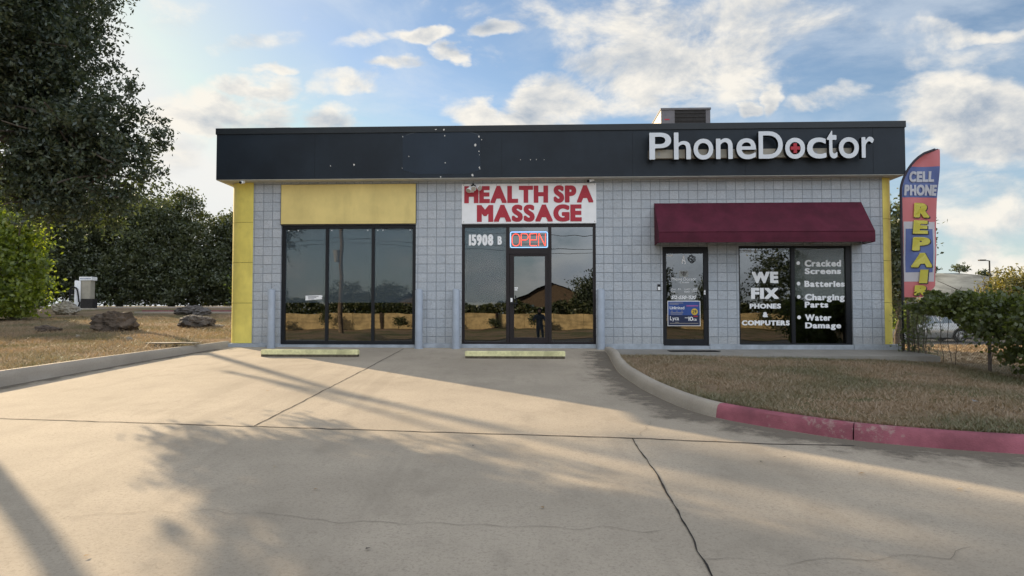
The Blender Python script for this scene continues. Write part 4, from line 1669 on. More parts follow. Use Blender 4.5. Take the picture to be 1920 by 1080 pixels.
# bollards
bol_lab = ['blue grey steel bollard standing nearest the wide yellow corner column', 'blue grey steel bollard where the unlettered three pane window ends', 'blue grey steel bollard beside the window numbered 15908 B',
           'blue grey steel bollard at the start of the curved kerb']
proto = None
for (u, h), lab in zip(((-5.36, 1.29), (-2.05, 1.33), (-1.225, 1.335), (1.955, 1.335)), bol_lab):
    if proto is None:
        proto = bthing('bollard', lab, 'bollard', (u, -.25, -.02), 'steel bollards along the shop front')
        MB().cyl(0, 0, 0, 1.30, .083, 24, dome=True).build('post', M['bluegrey'], proto, smooth=True)
        MB().cyl(0, 0, -.01, .035, .10, 24).build('collar', M['found'], proto, smooth=True)
        o = proto
    else:
        o = copy_tree(proto)
        o.location = bpt(u, -.25, -.02)
        o['label'] = lab

# wheel stops
stop = None
for (x0, y0), (x1, y1), lab in (((-4.97, 13.80), (-3.0, 13.66), 'pale yellow concrete wheel stop partly in sun below the yellow panel'), ((-.86, 13.45), (.98, 13.38), 'pale yellow concrete wheel stop in shade before the middle door')):
    L = 1.93
    cx, cy = (x0 + x1) / 2, (y0 + y1) / 2
    if stop is None:
        stop = thing('wheel_stop', lab, 'wheel stop', (cx, cy, zdrive(cy)), -TH, 'concrete wheel stops')
        pf = [(-.08, .045), (.08, .045), (.07, .125), (.05, .14), (-.05, .14), (-.07, .125)]
        mb = MB()
        seg = [(-L / 2, .90), (-L / 2 + .03, 1)] + [(t, 1) for t in np.linspace(-L / 2 + .2, L / 2 - .2, 9)] + [(L / 2 - .03, 1), (L / 2, .90)]
        for t, s in seg:
            mb.v += [(t, p[0] * s, .045 + (p[1] - .045) * s + .003 * mnoise.noise(Vector((t * 6, p[0] * 20, p[1] * 30)))) for p in pf]
        for i in range(len(seg) - 1):
            for j in range(6):
                mb.f.append((i * 6 + j, i * 6 + (j + 1) % 6, (i + 1) * 6 + (j + 1) % 6, (i + 1) * 6 + j))
        mb.f += [tuple(range(6))[::-1], tuple((len(seg) - 1) * 6 + j for j in range(6))]
        mb.mi = [0] * len(mb.f)
        mb.build('block', M['stop'], stop)
        MB().box(-L / 2 + .01, L / 2 - .01, -.078, .078, -.005, .0445).build('worn_base', M['stopside'], stop)
        separate(MB().cyl(-.6, 0, .13, .143, .02, 10).cyl(.6, 0, .13, .143, .02, 10).build('anchor_pin', M['steel'], stop))
    else:
        o = copy_tree(stop)
        o.location = (cx, cy, zdrive(cy))
        o['label'] = lab

# ------------------------------------------------------------------ feather flag
FY = 14.85
FX = 8.36
ff = thing('feather_flag', 'red blue and white cell phone repair feather flag on a black pole', 'flag', (FX, FY, -.2))
FS = FY / 1300.0


def fpt(px, py):
    return ((px - 1692) * FS, (588 - py) * FS + EYE + .2)


def pole_x(z):
    # straight to z 3.7 then curling over to the right
    t = max(0, (z - 3.62) / .90)
    return .87 * (1 - math.sqrt(max(0, 1 - min(1, t) ** 1.6)))


def cloth_y(x, z):
    return .03 * math.sin(x * 5 + z * 1.3) + .02 * math.sin(z * 4.1 - x * 7) + .007 * math.sin(x * 14 + z * 6)


zs = list(np.linspace(1.32, 4.52, 60))
zs_p = [0] + list(np.linspace(.3, 4.519, 50))
pp = MB()
pp.tube([(pole_x(z), 0, z) for z in zs_p], [.024 - .014 * (z / 4.6) for z in zs_p], 8)
pp.build('pole', M['blackmetal'], ff)


def right_edge(z):
    return float(np.interp(z, [1.32, 1.55, 2.6, 3.6, 4.52], [.42, .715, .76, .83, .868]))


def region(z0, z1, fx0, fx1, m, name, dy=0.0, parent=None):
    """cloth between heights z0..z1; fx0/fx1 give left/right edges by height"""
    mb = MB()
    nz = max(2, int((z1 - z0) / .05))
    nx = 12
    for j in range(nz + 1):
        z = z0 + (z1 - z0) * j / nz
        a, b = fx0(z), fx1(z)
        b = max(b, a + .002)
        for i in range(nx + 1):
            x = a + (b - a) * i / nx
            mb.v.append((x, cloth_y(x, z) * min(1, (x - pole_x(z)) * 4 + .15) - dy, z))
    for j in range(nz):
        for i in range(nx):
            a = j * (nx + 1) + i
            mb.f.append((a, a + 1, a + nx + 2, a + nx + 1))
            mb.mi.append(0)
    return mb.build(name, m, parent or ff, smooth=True)


cloth = region(1.32, 4.515, lambda z: pole_x(z) + .005, right_edge, M['fred'], 'flag_cloth')
region(3.47, 4.14, lambda z: pole_x(z) + .03, lambda z: right_edge(z) - .004, M['fblue'], 'blue_band', .004, cloth)
region(1.655, 2.945, lambda z: .05, lambda z: right_edge(z) - .03, M['fwhite'], 'white_screen', .004, cloth)
region(1.855, 2.79, lambda z: .085, lambda z: right_edge(z) - .075, M['fblue'], 'blue_screen', .008, cloth)
sl = MB()
sl.tube([(pole_x(z) + .012, -.012, z) for z in np.linspace(1.25, 4.51, 40)], .026, 6)
sl.build('pole_sleeve', M['fdark'], ff)


def flag_text(body, x0, x1, z0, z1, m, dy, bold, shear=.12, grow=0.0):
    co, fsx = text_mesh(body, x0 - grow, x1 + grow, z0 - grow, z1 + grow, 0, bold=bold, shear=shear)
    mb = MB()
    mb.v = [(c[0], cloth_y(c[0], c[2]) * min(1, (c[0] - pole_x(c[2])) * 4 + .15) - dy, c[2]) for c in co]
    mb.f = fsx
    mb.mi = [0] * len(fsx)
    return mb.build('lettering', m, cloth)


flag_text('CELL', .20, .73, 3.80, 4.04, M['fwhite'], .024, (.07, .05))
flag_text('PHONE', .07, .80, 3.505, 3.745, M['fwhite'], .024, (.07, .05))
for c_, z0_, z1_, x0_, x1_ in (('R', 3.03, 3.345, .24, .63), ('E', 2.68, 2.97, .22, .585), ('P', 2.32, 2.61, .205, .60), ('A', 1.96, 2.27, .19, .62), ('I', 1.62, 1.91, .33, .53), ('R', 1.36, 1.575, .23, .53)):
    flag_text(c_, x0_ + .012, x1_ + .032, z0_ - .018, z1_ - .004, M['fdark'], .022, (.08, .06), shear=.05)
    flag_text(c_, x0_, x1_, z0_, z1_, M['fyellow'], .030, (.08, .06), shear=.05)

# ------------------------------------------------------------------ chain link fence and the vine on it
fence_line = [(8.42, 14.75), (8.45, 12.3), (8.60, 9.7), (8.75, 7.1)]


def fx(y):
    return float(np.interp(-y, [-p[1] for p in fence_line], [p[0] for p in fence_line]))


FHT = 1.22
fe = thing('chain_link_fence', 'low chain link fence overgrown with vine beside the parked car', 'fence', (8.45, 12.3, 0))
OF = (8.45, 12.3, 0)
zfen = lambda y: zlawn_r(8.4, y) - .02
for y in (14.75, 12.3, 9.7, 7.1):
    MB().cyl(fx(y), y, zfen(y) - .1, zfen(y) + FHT + .03, .030, 12, dome=True).build('post', M['postmetal'], fe, OF, smooth=True)
MB().tube([(fx(y), y, zfen(y) + FHT) for y in (14.75, 12.3, 9.7, 7.1)], .021, 8).build('top_rail', M['steel'], fe, OF)
cm = MB()
cell = .062
y = 14.75
t = 14.75 - 7.1
for s in np.arange(-FHT, t, cell):
    for sg_ in (1, -1):
        a0, a1 = max(0, s), min(t, s + FHT)
        if a1 <= a0:
            continue
        h0, h1 = (a0 - s), (a1 - s)
        if sg_ < 0:
            h0, h1 = FHT - h0, FHT - h1
        ya, yb = 14.75 - a0, 14.75 - a1
        cm.tube([(fx(ya) - .012 * sg_, ya, zfen(ya) + .03 + h0 * .96), (fx(yb) - .012 * sg_, yb, zfen(yb) + .03 + h1 * .96)], .0032, 3, caps=False)
cm.build('chain_link_mesh', M['steel'], fe, OF)

vn = thing('fence_vine', 'dark green vine spilling over the chain link fence', 'vine', (8.45, 11.5, -.2))
nv = 42000
yy = 14.9 - rng.random(nv) ** 1.05 * 7.6
ss = (14.9 - yy)
topv = np.array([zfen(q) + FHT - .40 + .52 * min(1, max(0, 14.9 - q) / 1.1) + .30 * mnoise.noise(Vector((q * 1.4, 0, 0))) + .10 * mnoise.noise(Vector((q * 5, 3, 0))) + .10 * min(1, (14.9 - q) / 3) for q in yy])
lowv = np.array([zfen(q) + float(np.interp(14.9 - q, [0, .5, .9, 1.9, 2.6, 3.4, 4.4, 7], [1.12, 1.08, 1.0, .90, .50, .10, .05, .05])) + .30 * mnoise.noise(Vector((q * 2.2, 5, 0))) for q in yy])
u_ = rng.random(nv) ** .8
zz = lowv + (topv - lowv) * u_
bul = .10 + .26 * np.sin(np.clip(u_, 0, 1) * math.pi * .85) * np.clip(ss / 2, .3, 1)
xx = np.array([fx(q) for q in yy]) + rng.normal(size=nv) * bul * .75 - .06
cl = np.array([mnoise.noise(Vector((a * 3.1, b * 3.1, c * 3.1))) for a, b, c in zip(xx, yy, zz)])
keep = (cl > -.04) & (zz > lowv + .02)
P = np.stack([xx, yy, zz], 1)[keep]
leaf_mesh('leaves', P - np.array([8.45, 11.5, -.2]), .050 + rng.random(len(P)) * .055, M['vine'], vn, 1.25, tint=.35 + .5 * cl[keep] + .35 * (rng.random(len(P)) - .3))
st2 = MB()
for k_ in range(14):
    y0 = 14.6 - random.random() * 7
    x0 = fx(y0) - .03
    q = [(x0 - 8.45, y0 - 11.5, zfen(y0) + .2)]
    for j in range(6):
        q.append((q[-1][0] + random.uniform(-.03, .03), q[-1][1] + random.uniform(-.06, .06), q[-1][2] + .2))
    st2.tube(q, .006, 5)
for k_ in range(14):
    y0 = 14.0 - random.random() * 6
    q = [(fx(y0) - 8.45, y0 - 11.5, zfen(y0) + 1.45)]
    for j in range(4):
        q.append((q[-1][0] + random.uniform(-.06, .06), q[-1][1] + random.uniform(-.08, .08), q[-1][2] + random.uniform(.02, .09)))
    st2.tube(q, .004, 4)
st2.build('stem', M['bark'], vn)

# weeds at the foot of the flag
wd = thing('weed_clump', 'straggly green weeds growing at the foot of the feather flag', 'weeds', (8.5, 14.6, -.2))
n = 1500
Pw = np.stack([rng.normal(size=n) * .17 + .02, rng.normal(size=n) * .20, rng.random(n) ** 1.2 * 1.25], 1)
leaf_mesh('leaves', Pw, .035 + rng.random(n) * .05, M['vine'], wd, 2.2)
sw = MB()
for k_ in range(34):
    a, b = random.gauss(0, .15), random.gauss(0, .17)
    sw.tube([(a, b, 0), (a * 1.2 + .02, b * 1.2, .5), (a * 1.5 + random.gauss(0, .05), b * 1.5, .7 + random.random() * .6)], [.006, .004, .002], 4)
sw.build('stem', M['bark'], wd)


# ------------------------------------------------------------------ grass blades and leaf litter
def blades(name, pts, hgt, lab):
    n = len(pts)
    a = rng.random(n) * 6.283
    h = hgt * (.4 + rng.random(n) + 1.2 * (rng.random(n) > .96))
    lean = rng.normal(size=(n, 2)) * .75
    w_ = .0045 + rng.random(n) * .004
    V = np.empty((n, 3, 3))
    dx, dy = np.cos(a) * w_, np.sin(a) * w_
    V[:, 0] = pts + np.stack([dx, dy, 0 * a], 1)
    V[:, 1] = pts - np.stack([dx, dy, 0 * a], 1)
    V[:, 2] = pts + np.stack([lean[:, 0] * h, lean[:, 1] * h, h], 1)
    me = bpy.data.meshes.new(name)
    me.vertices.add(n * 3)
    me.vertices.foreach_set('co', V.reshape(-1))
    me.loops.add(n * 3)
    me.loops.foreach_set('vertex_index', np.arange(n * 3, dtype=np.int32))
    me.polygons.add(n)
    me.polygons.foreach_set('loop_start', np.arange(0, n * 3, 3, dtype=np.int32))
    me.polygons.foreach_set('loop_total', np.full(n, 3, dtype=np.int32))
    me.update(calc_edges=True)
    gn = np.array([mnoise.noise(Vector((p[0] * .7, p[1] * .7, 1.0))) for p in pts])
    t_ = np.clip(.32 + 1.15 * gn + .5 * (rng.random(n) - .5), 0, 1)
    at = me.attributes.new('tint', 'FLOAT', 'POINT')
    at.data.foreach_set('value', np.repeat(t_, 3).astype(np.float32))
    me.materials.append(M['blade'])
    o = bpy.data.objects.new(name, me)
    COL.objects.link(o)
    return tag(o, lab, 'grass', kind='stuff')


poly = [p for p in KRin if p[1] < 13.7] + [(20, 13.7), (2.2, 13.7)]
pts = []
while len(pts) < 95000:
    y = 5.3 + 8.4 * random.random() ** 1.25
    x = 1.7 + 8.0 * random.random()
    if mnoise.noise(Vector((x * 2.2, y * 2.2, 7))) + random.random() * .8 < .12:
        continue
    if x < .80 * y + .8 and in_poly(x, y, poly):
        pts.append((x, y, zlawn_r(x, y)))
for _ in range(9000):
    i = random.randrange(len(KRin) - 12)
    a_, b_2 = KRin[i], KRin[i + 1]
    t = random.random()
    x, y = a_[0] * (1 - t) + b_2[0] * t, a_[1] * (1 - t) + b_2[1] * t
    if mnoise.noise(Vector((x * 3, y * 3, 2))) + random.random() > .45 and y < 13.6 and x < .8 * y + .8:
        d_ = abs(random.gauss(0, .07))
        pts.append((x + .6 * d_, y + .8 * d_, zlawn_r(x, y) - .01 + .02))
blades('grass', np.array(pts), .031, 'short dry tan grass on the lawn behind the red kerb')
pts = []
while len(pts) < 60000:
    y = 8.5 + 20 * random.random() ** 1.6
    kx = kl_x(min(y, 15.4)) if y < 15.4 else -6.3
    x = kx - .17 - 10 * random.random()
    if x < -.80 * y - .5:
        continue
    o = kx - x
    z = lawn_left_z(y)
    if y < 15.5:
        f = min(1, max(0, (o - .16) / 1.2))
        z = (zdrive(y) + hl(y) - .02) * (1 - f) + z * f
    pts.append((x, y, z))
blades('grass', np.array(pts), .050, 'short dry grass on the lawn left of the driveway')
n = 16000
ly = 13.6 + rng.random(n) * 17
lx = 8.9 + rng.random(n) * (ly * .78 - 8.3)
ok = lx < ly * .78
Pl = np.stack([lx, ly, np.array([zlot(a, b) for a, b in zip(lx, ly)]) + .02 + rng.random(n) * .04], 1)[ok]
lf = leaf_mesh('leaf_litter', Pl, .10 + rng.random(len(Pl)) * .10, M['litter'], None, 1.5, flat=.45)
tag(lf, 'pale brown fallen leaves on the gravel beyond the fence', 'leaf litter', kind='stuff')
# few dead leaves and pebbles on the concrete
for k_, (x, y) in enumerate(((-.35, 6.3), (-1.9, 5.6), (1.9, 6.5), (2.3, 5.9), (-1.4, 5.0), (.2, 4.6), (2.05, 5.75), (-.2, 11.4), (-2.0, 11.3), (1.3, 10.2), (3.2, 5.0), (-2.3, 3.8), (-.8, 3.9), (2.7, 5.4), (-3.3, 9.4), (1.5, 9.0))):
    o = leaf_mesh('fallen_leaf', np.array([[0, 0, .008]]), np.array([.035 + .02 * random.random()]), M['litter'] if k_ % 3 else M['bark'], None, 1.7, flat=.9, loc=(x, y, zdrive(y) + .004))
    tag(o, 'small dry leaf lying on the concrete driveway', 'leaf', 'dry leaves scattered on the driveway')
pw = leaf_mesh('paper_scrap', np.array([[0, 0, .05]]), np.array([.12]), M['fwhite'], None, 1.6, flat=.5, loc=(5.05, 7.6, zlawn_r(5.05, 7.6)))
tag(pw, 'crumpled white paper scrap lying in the dry grass', 'litter')


# ------------------------------------------------------------------ boulders
def boulder(name, x, y, rx, ry, rz, m, lab, seed, group='landscape boulders on the left lawn', zoff=0.0, planes=20, rough=.20):
    rs = random.Random(seed)
    N_ = []
    for _ in range(planes):
        v = Vector((rs.gauss(0, 1), rs.gauss(0, 1), rs.gauss(0, 1))).normalized()
        N_.append((v, rs.uniform(.72, 1.0)))
    bm = bmesh.new()
    bmesh.ops.create_icosphere(bm, subdivisions=5, radius=1)
    for v in bm.verts:
        d = v.co.normalized()
        r = min([q / max(1e-3, d.dot(nv_)) for nv_, q in N_ if d.dot(nv_) > .05] + [1.1])
        r *= 1 + rough * mnoise.fractal(d * 3.0 + Vector((seed, 0, 0)), 1.0, 2.0, 5) + .03 * mnoise.noise(d * 14 + Vector((seed, 2, 0)))
        v.co = Vector((d.x * rx, d.y * ry, d.z * rz)) * r
    me = bpy.data.meshes.new(name)
    bm.to_mesh(me)
    bm.free()
    me.materials.append(m)
    me.polygons.foreach_set('use_smooth', [True] * len(me.polygons))
    me.set_sharp_from_angle(angle=rad(28))
    o = bpy.data.objects.new(name, me)
    COL.objects.link(o)
    o.location = (x, y, lawn_left_z(y) + rz * .50 + zoff)
    return tag(o, lab, 'boulder', group)


def lx_(px, y):
    return (px - 960) / 1300 * y


boulder('boulder', lx_(205, 18), 18.3, .60, .50, .37, M['rock2'], 'large craggy brown boulder, biggest on the lawn', 3)
boulder('boulder', lx_(356, 19.5), 19.9, .56, .42, .25, M['rock'], 'flat topped dark grey boulder nearest the yellow column', 8)
boulder('boulder', lx_(118, 28), 28.2, .50, .45, .40, M['rock3'], 'pale pitted boulder beside the vacuum machine', 14)
boulder('boulder', lx_(345, 27), 27.5, .55, .45, .27, M['rock'], 'grey boulder farthest back near the red kerb', 21)
boulder('boulder', lx_(376, 27), 27.2, .40, .40, .22, M['rock'], 'dark low boulder right beside the farthest grey one', 27)
boulder('boulder', lx_(82, 18), 18.2, .34, .26, .10, M['rock2'], 'flat brown stone slab in front of the yellow green bush', 33)
boulder('stone', lx_(229, 15), 15.3, .07, .06, .05, M['rock3'], 'small white stone in the grass nearest the kerb', 41, None)
boulder('stone', lx_(138, 16), 16.2, .06, .05, .04, M['rock3'], 'small white stone in the grass below the brown boulder', 43, None)
boulder('paving_slab', lx_(398, 20), 20.1, .30, .24, .045, M['kerb'], 'thin pale slab lying right of the dark grey boulder', 47, None)
boulder('paving_slab', lx_(330, 14.6), 14.5, .55, .16, .02, M['kerb'], 'thin pale concrete patch lying along the kerb near the column', 51, None, .0, 14, .03)

# ------------------------------------------------------------------ vacuum station
vc = thing('vacuum_station', 'car vacuum machine with white canisters and black hose on the lawn', 'vacuum machine', (lx_(158, 34), 34.0, .97))
MB().box(-.75, .85, -.5, .5, -.25, .06).build('pad', M['kerb'], vc, bevel=.01)
MB().box(-.12, .36, -.12, .25, .06, 1.42).build('cabinet', M['raceway'], vc, bevel=.01)
MB().box(-.18, .44, -.16, .30, 1.421, 1.60).build('top_sign', M['white'], vc, bevel=.01)
sgm = MB()
for k_ in range(9):
    sgm.box(-.13 + k_ * .06, -.095 + k_ * .06, -.1635, -.1605, 1.48, 1.53)
separate(sgm.build('sign_stripe', M['fblue'], vc))
for x in (-.27, -.13):
    MB().cyl(x, -.2, .06, 1.38, .065 if x > -.2 else .085, 18, dome=True).build('canister', M['white'], vc, smooth=True)
MB().box(.05, .62, -.35, .05, .061, .52).build('equipment_box', M['acdark'], vc, bevel=.01)
hp = [(-.05, -.3, .35), (-.10, -.36, .75), (-.18, -.36, 1.02), (-.36, -.36, 1.08), (-.50, -.36, 1.0), (-.52, -.36, .84), (-.40, -.36, .78), (-.36, -.36, .90), (-.46, -.36, .95), (-.50, -.34, .65), (-.48, -.3, .3), (-.35, -.32, .1), (-.1, -.35, .12), (.0, -.3, .35)]
MB().tube(smooth_line([(p[0], p[2]) for p in hp], 5) and [(q[0], -.34, q[1]) for q in smooth_line([(p[0], p[2]) for p in hp], 5)], .035, 8).build('hose', M['rubber'], vc, smooth=True)
MB().tube([(.62, -.2, .35), (.75, -.25, .1), (.85, -.2, -.05)], .012, 6).build('cable', M['rubber'], vc)
separate(MB().box(-.42, -.2, -.22, -.18, .70, .74).box(-.42, -.38, -.35, -.18, .70, .74).build('hose_bracket', M['steel'], vc))


# ------------------------------------------------------------------ trees
def tree(name, label, x, y, z0, lobes, m, n, size, clump_r, clump_n, trunk_r=.22, elong=2.0, group=None, cat='tree', shell=.5, tr_top=None, twigs=0, sparse=0.0, fork=(.45, .85), limb_f=.5):
    t = thing(name, label, cat, (x, y, z0), 0, group)
    rel = [(l[0] - x, l[1] - y, l[2] - z0, *l[3:]) for l in lobes]
    P, T, cc = crown_points(rel, n, clump_r, clump_n, shell)
    ok = P[:, 2] > .12
    if sparse:
        nz = np.array([.75 * mnoise.noise(Vector(p) * 1.15) + .55 * mnoise.noise(Vector(p) * 2.9) for p in P])
        ok &= nz > (-1 + sparse)
    P, T = P[ok], T[ok]
    if twigs:
        ex = []
        for _ in range(twigs):
            c = cc[random.randrange(len(cc))]
            l = rel[random.randrange(len(rel))]
            d = (Vector(c) - Vector(l[:3])).normalized()
            d = (d + Vector((random.gauss(0, .3), random.gauss(0, .3), random.gauss(.15, .3)))).normalized()
            s0 = Vector(l[:3]) + Vector((d.x * l[3], d.y * l[3], d.z * (l[4] if len(l) > 4 else l[3]))) * .92
            ln = random.uniform(.2, .6)
            for q in range(15):
                ex.append(s0 + d * ln * (q / 14) + Vector((0, 0, -.10 * (q / 14) ** 2)) + Vector((random.gauss(0, .02), random.gauss(0, .02), random.gauss(0, .02))))
        P = np.concatenate([P, np.array([list(e) for e in ex])])
        T = np.concatenate([T, rng.random(len(ex))])
    leaf_mesh('crown', P, size * (.65 + .7 * rng.random(len(P))), m, t, elong, tint=T)
    tb = MB()
    top = tr_top or max(l[2] for l in rel) * .6
    limb(tb, (0, 0, -.15), (random.gauss(0, .15), random.gauss(0, .15), top), trunk_r, trunk_r * .5, seg=8, n=12)
    for l in rel:
        limb(tb, (0, 0, top * random.uniform(*fork)), (l[0] + l[3] * .25 * random.gauss(0, 1), l[1], l[2] + .2), trunk_r * limb_f, trunk_r * .08, .2)
        for k in range(5):
            d = Vector((random.gauss(0, 1), random.gauss(0, 1), random.gauss(0, .7))).normalized()
            limb(tb, (l[0], l[1], l[2]), (l[0] + d.x * l[3] * .9, l[1] + d.y * l[3] * .9, l[2] + d.z * l[3] * .8), trunk_r * .15, .012, 0, 5, 5)
    tb.build('trunk', M['bark'], t, smooth=True)
    return t


# the near live oak at the left (its trunk stands outside the frame)
oak_lobes = [(-8.9, 11.8, 5.7, 2.0, 1.9), (-7.25, 12.2, 3.25, 1.1, 1.0), (-8.5, 12.3, 2.75, .8, .5), (-7.55, 12.0, 3.75, 1.25, 1.2), (-7.5, 12.1, 2.95, .85, .7), (-8.55, 12.2, 3.95, 1.3, 1.1), (-8.1, 12.1, 2.85, .8, .55), (-8.9, 11.4, 6.9, 1.55, 1.6), (-8.2, 12.6, 8.6, 1.9, 1.6), (-11.4, 12.0, 6.7, 1.9, 1.7),
             (-10.0, 13.4, 5.4, 1.6, 1.3), (-9.9, 14.6, 7.2, 1.5, 1.3), (-10.6, 11, 8.3, 2.0, 1.7)]
tree('live_oak_tree', 'biggest dark live oak, its low crown overhanging the kerb and lawn', -10.0, 11.6, .02, oak_lobes, M['oak'], 250000, .084, .17, 44, .16, 2.2, shell=.4, tr_top=4.3, twigs=2300, sparse=.70, fork=(.82, 1.0), limb_f=.42)
tree('leafy_bush', 'bright yellow green leafy bush on the lawn in front of the dark oaks', -18.2, 24.0, .53, [(-18.3, 24.0, 2.7, 2.0, 2.0), (-17.2, 23.6, 1.6, 1.5, 1.3), (-17.5, 24, 3.6, 1.2, 1.1), (-19.5, 24, 2.2, 1.9, 1.8), (-16.6, 23.8, 2.6, .7, .6)], M['lime'], 30000, .17, .33, 18, .12, 1.9, cat='bush', shell=.6)
bg = [(-28.5, 42, 5.2, 3.4, 4.4, 'dark evergreen oak behind the yellow green bush'), (-24.3, 43, 4.6, 3.0, 3.9, 'dark evergreen oak directly behind the vacuum machine'),
      (-20.9, 42.5, 4.6, 2.7, 3.6, 'dark evergreen oak behind the brown boulder'), (-17.0, 43.5, 4.0, 2.2, 3.7, 'dark evergreen oak rising just left of the yellow column'),
      (-34.5, 43, 6.0, 3.6, 4.4, 'dark evergreen oak hidden behind the yellow green bush and live oak crown'), (-14.0, 44, 4.0, 2.6, 3.0, 'dark evergreen oak partly hidden by the yellow column')]
for x, y, z, r, rz, lab in bg:
    lo = [(x, y, z, r, rz), (x - r * .5, y - .6, z - 1.2, r * .75, 2.1), (x + r * .55, y - .8, z - 1.6, r * .72, 2.0), (x + r * .15, y - 1, 2.3, r * .8, 1.3), (x + r * .3, y, z + rz * .55, r * .55, rz * .5), (x - r * .45, y, z + rz * .4, r * .5, rz * .5)]
    tree('evergreen_oak', lab, x, y, 1.15, lo, M['oak2'], 52000, .175, .38, 20, .22, 1.9, 'trees behind the left lawn', shell=.4)
tree('tall_tree', 'tall slim tree standing behind the live oak', -18.2, 25.3, .6, [(-18.2, 25.3, 11.3, 1.5, 1.7), (-17.6, 25.6, 9.8, .7, .7)], M['oak2'], 9000, .13, .3, 18, .13, 2.0, tr_top=10.0)
tree('evergreen_oak', 'tallest evergreen oak standing beyond the yellow green bush', -41, 42.5, 1.15, [(-41, 42.5, 10.0, 2.3, 5.0), (-43, 41.5, 8.5, 2.4, 4.5)], M['oak2'], 30000, .20, .38, 20, .25, 1.9, 'trees behind the left lawn', shell=.4)
tree('shrub', 'pale green shrub low behind the yellow column', -14.2, 37.5, 1.1, [(-14.2, 37.5, 2.2, .9, 1.2), (-13.6, 37.5, 1.6, .7, .8)], M['lime'], 4000, .15, .3, 16, .05, 1.9, cat='bush')
tree('dark_leaved_tree', 'tall dark narrow tree between the narrow yellow column and the flag', 15.6, 28.0, -.6, [(15.7, 28, 3.6, 1.15, 2.0), (15.2, 28, 1.8, .9, 1.3), (15.9, 28.2, 2.3, .8, 1.5), (14.4, 28, 3.0, 1.2, 2.0)], M['oak2'], 12000, .16, .3, 16, .12, 1.8, shell=.4)
tree('yellow_tree', 'loose yellow green tree beyond the fence under the street lamp', 32.0, 45.0, -.8, [(31.6, 45, 2.3, 1.4, 1.2), (33.6, 45, 2.5, 1.9, 1.5), (35.8, 46, 2.2, 1.8, 1.6), (30.8, 44.5, 1.5, 1.1, .8)], M['olive'], 9000, .20, .36, 14, .09, 2.0, shell=.55)
tree('shrub', 'yellowish shrub behind the lower part of the flag', 26.0, 44.0, -.8, [(26.0, 44, .9, 1.1, 1.3), (28.3, 44, .8, 1.2, 1.0)], M['olive'], 3500, .18, .3, 14, .05, 2.0, cat='bush')
tree('shrub', 'sunlit yellow green shrub low between the narrow yellow column and the flag', 18.9, 34.0, -.7, [(18.9, 34, .75, .9, .8), (19.6, 34.5, .6, .9, .7)], M['lime'], 3500, .14, .25, 14, .05, 2.0, cat='bush')
db_ = thing('bare_branch_tree', 'bare leaning branches in front of the far hill', 'tree', (30.0, 43.0, -.8))
mb = MB()
limb(mb, (0, 0, 0), (-.2, 0, 2.0), .09, .06)
for q in ((-3.6, 0, 3.6), (-2.2, 0, 2.7), (-.9, 0, 3.9), (1.2, 0, 3.2)):
    limb(mb, (-.2, 0, 1.9), q, .05, .012, .15, 7, 6)
mb.build('trunk', M['bark'], db_)
for hx, hy, hs, lab in ((150, 249, 2.2, 'tiny dark tree on the far hill crest nearest the flag'), (161, 249, 2.8, 'tiny dark tree on the far hill crest, largest of the three'), (170, 250, 2.0, 'tiny dark tree on the far hill crest nearest the street lamp')):
    zz_ = zhill(hx, hy)
    tree('hill_tree', lab, hx, hy, zz_ - .3, [(hx, hy, zz_ + hs * .7, hs, hs * .7), (hx + hs, hy, zz_ + hs * .5, hs * .8, hs * .5)], M['oak2'], 600, .6, .6, 12, .2, 1.6, 'trees on the far hill')

# far street lamp
sl_ = thing('street_lamp', 'slim dark street lamp above the yellow green tree', 'street lamp', (34.5, 50.0, -.8))
MB().cyl(0, 0, 0, 5.4, .08, 10, r1=.05).build('pole', M['acdark'], sl_)
MB().tube([(0, 0, 5.38), (-.35, 0, 5.42)], .03, 6).box(-.75, -.3, -.12, .12, 5.38, 5.47).build('lamp_head', M['acdark'], sl_)

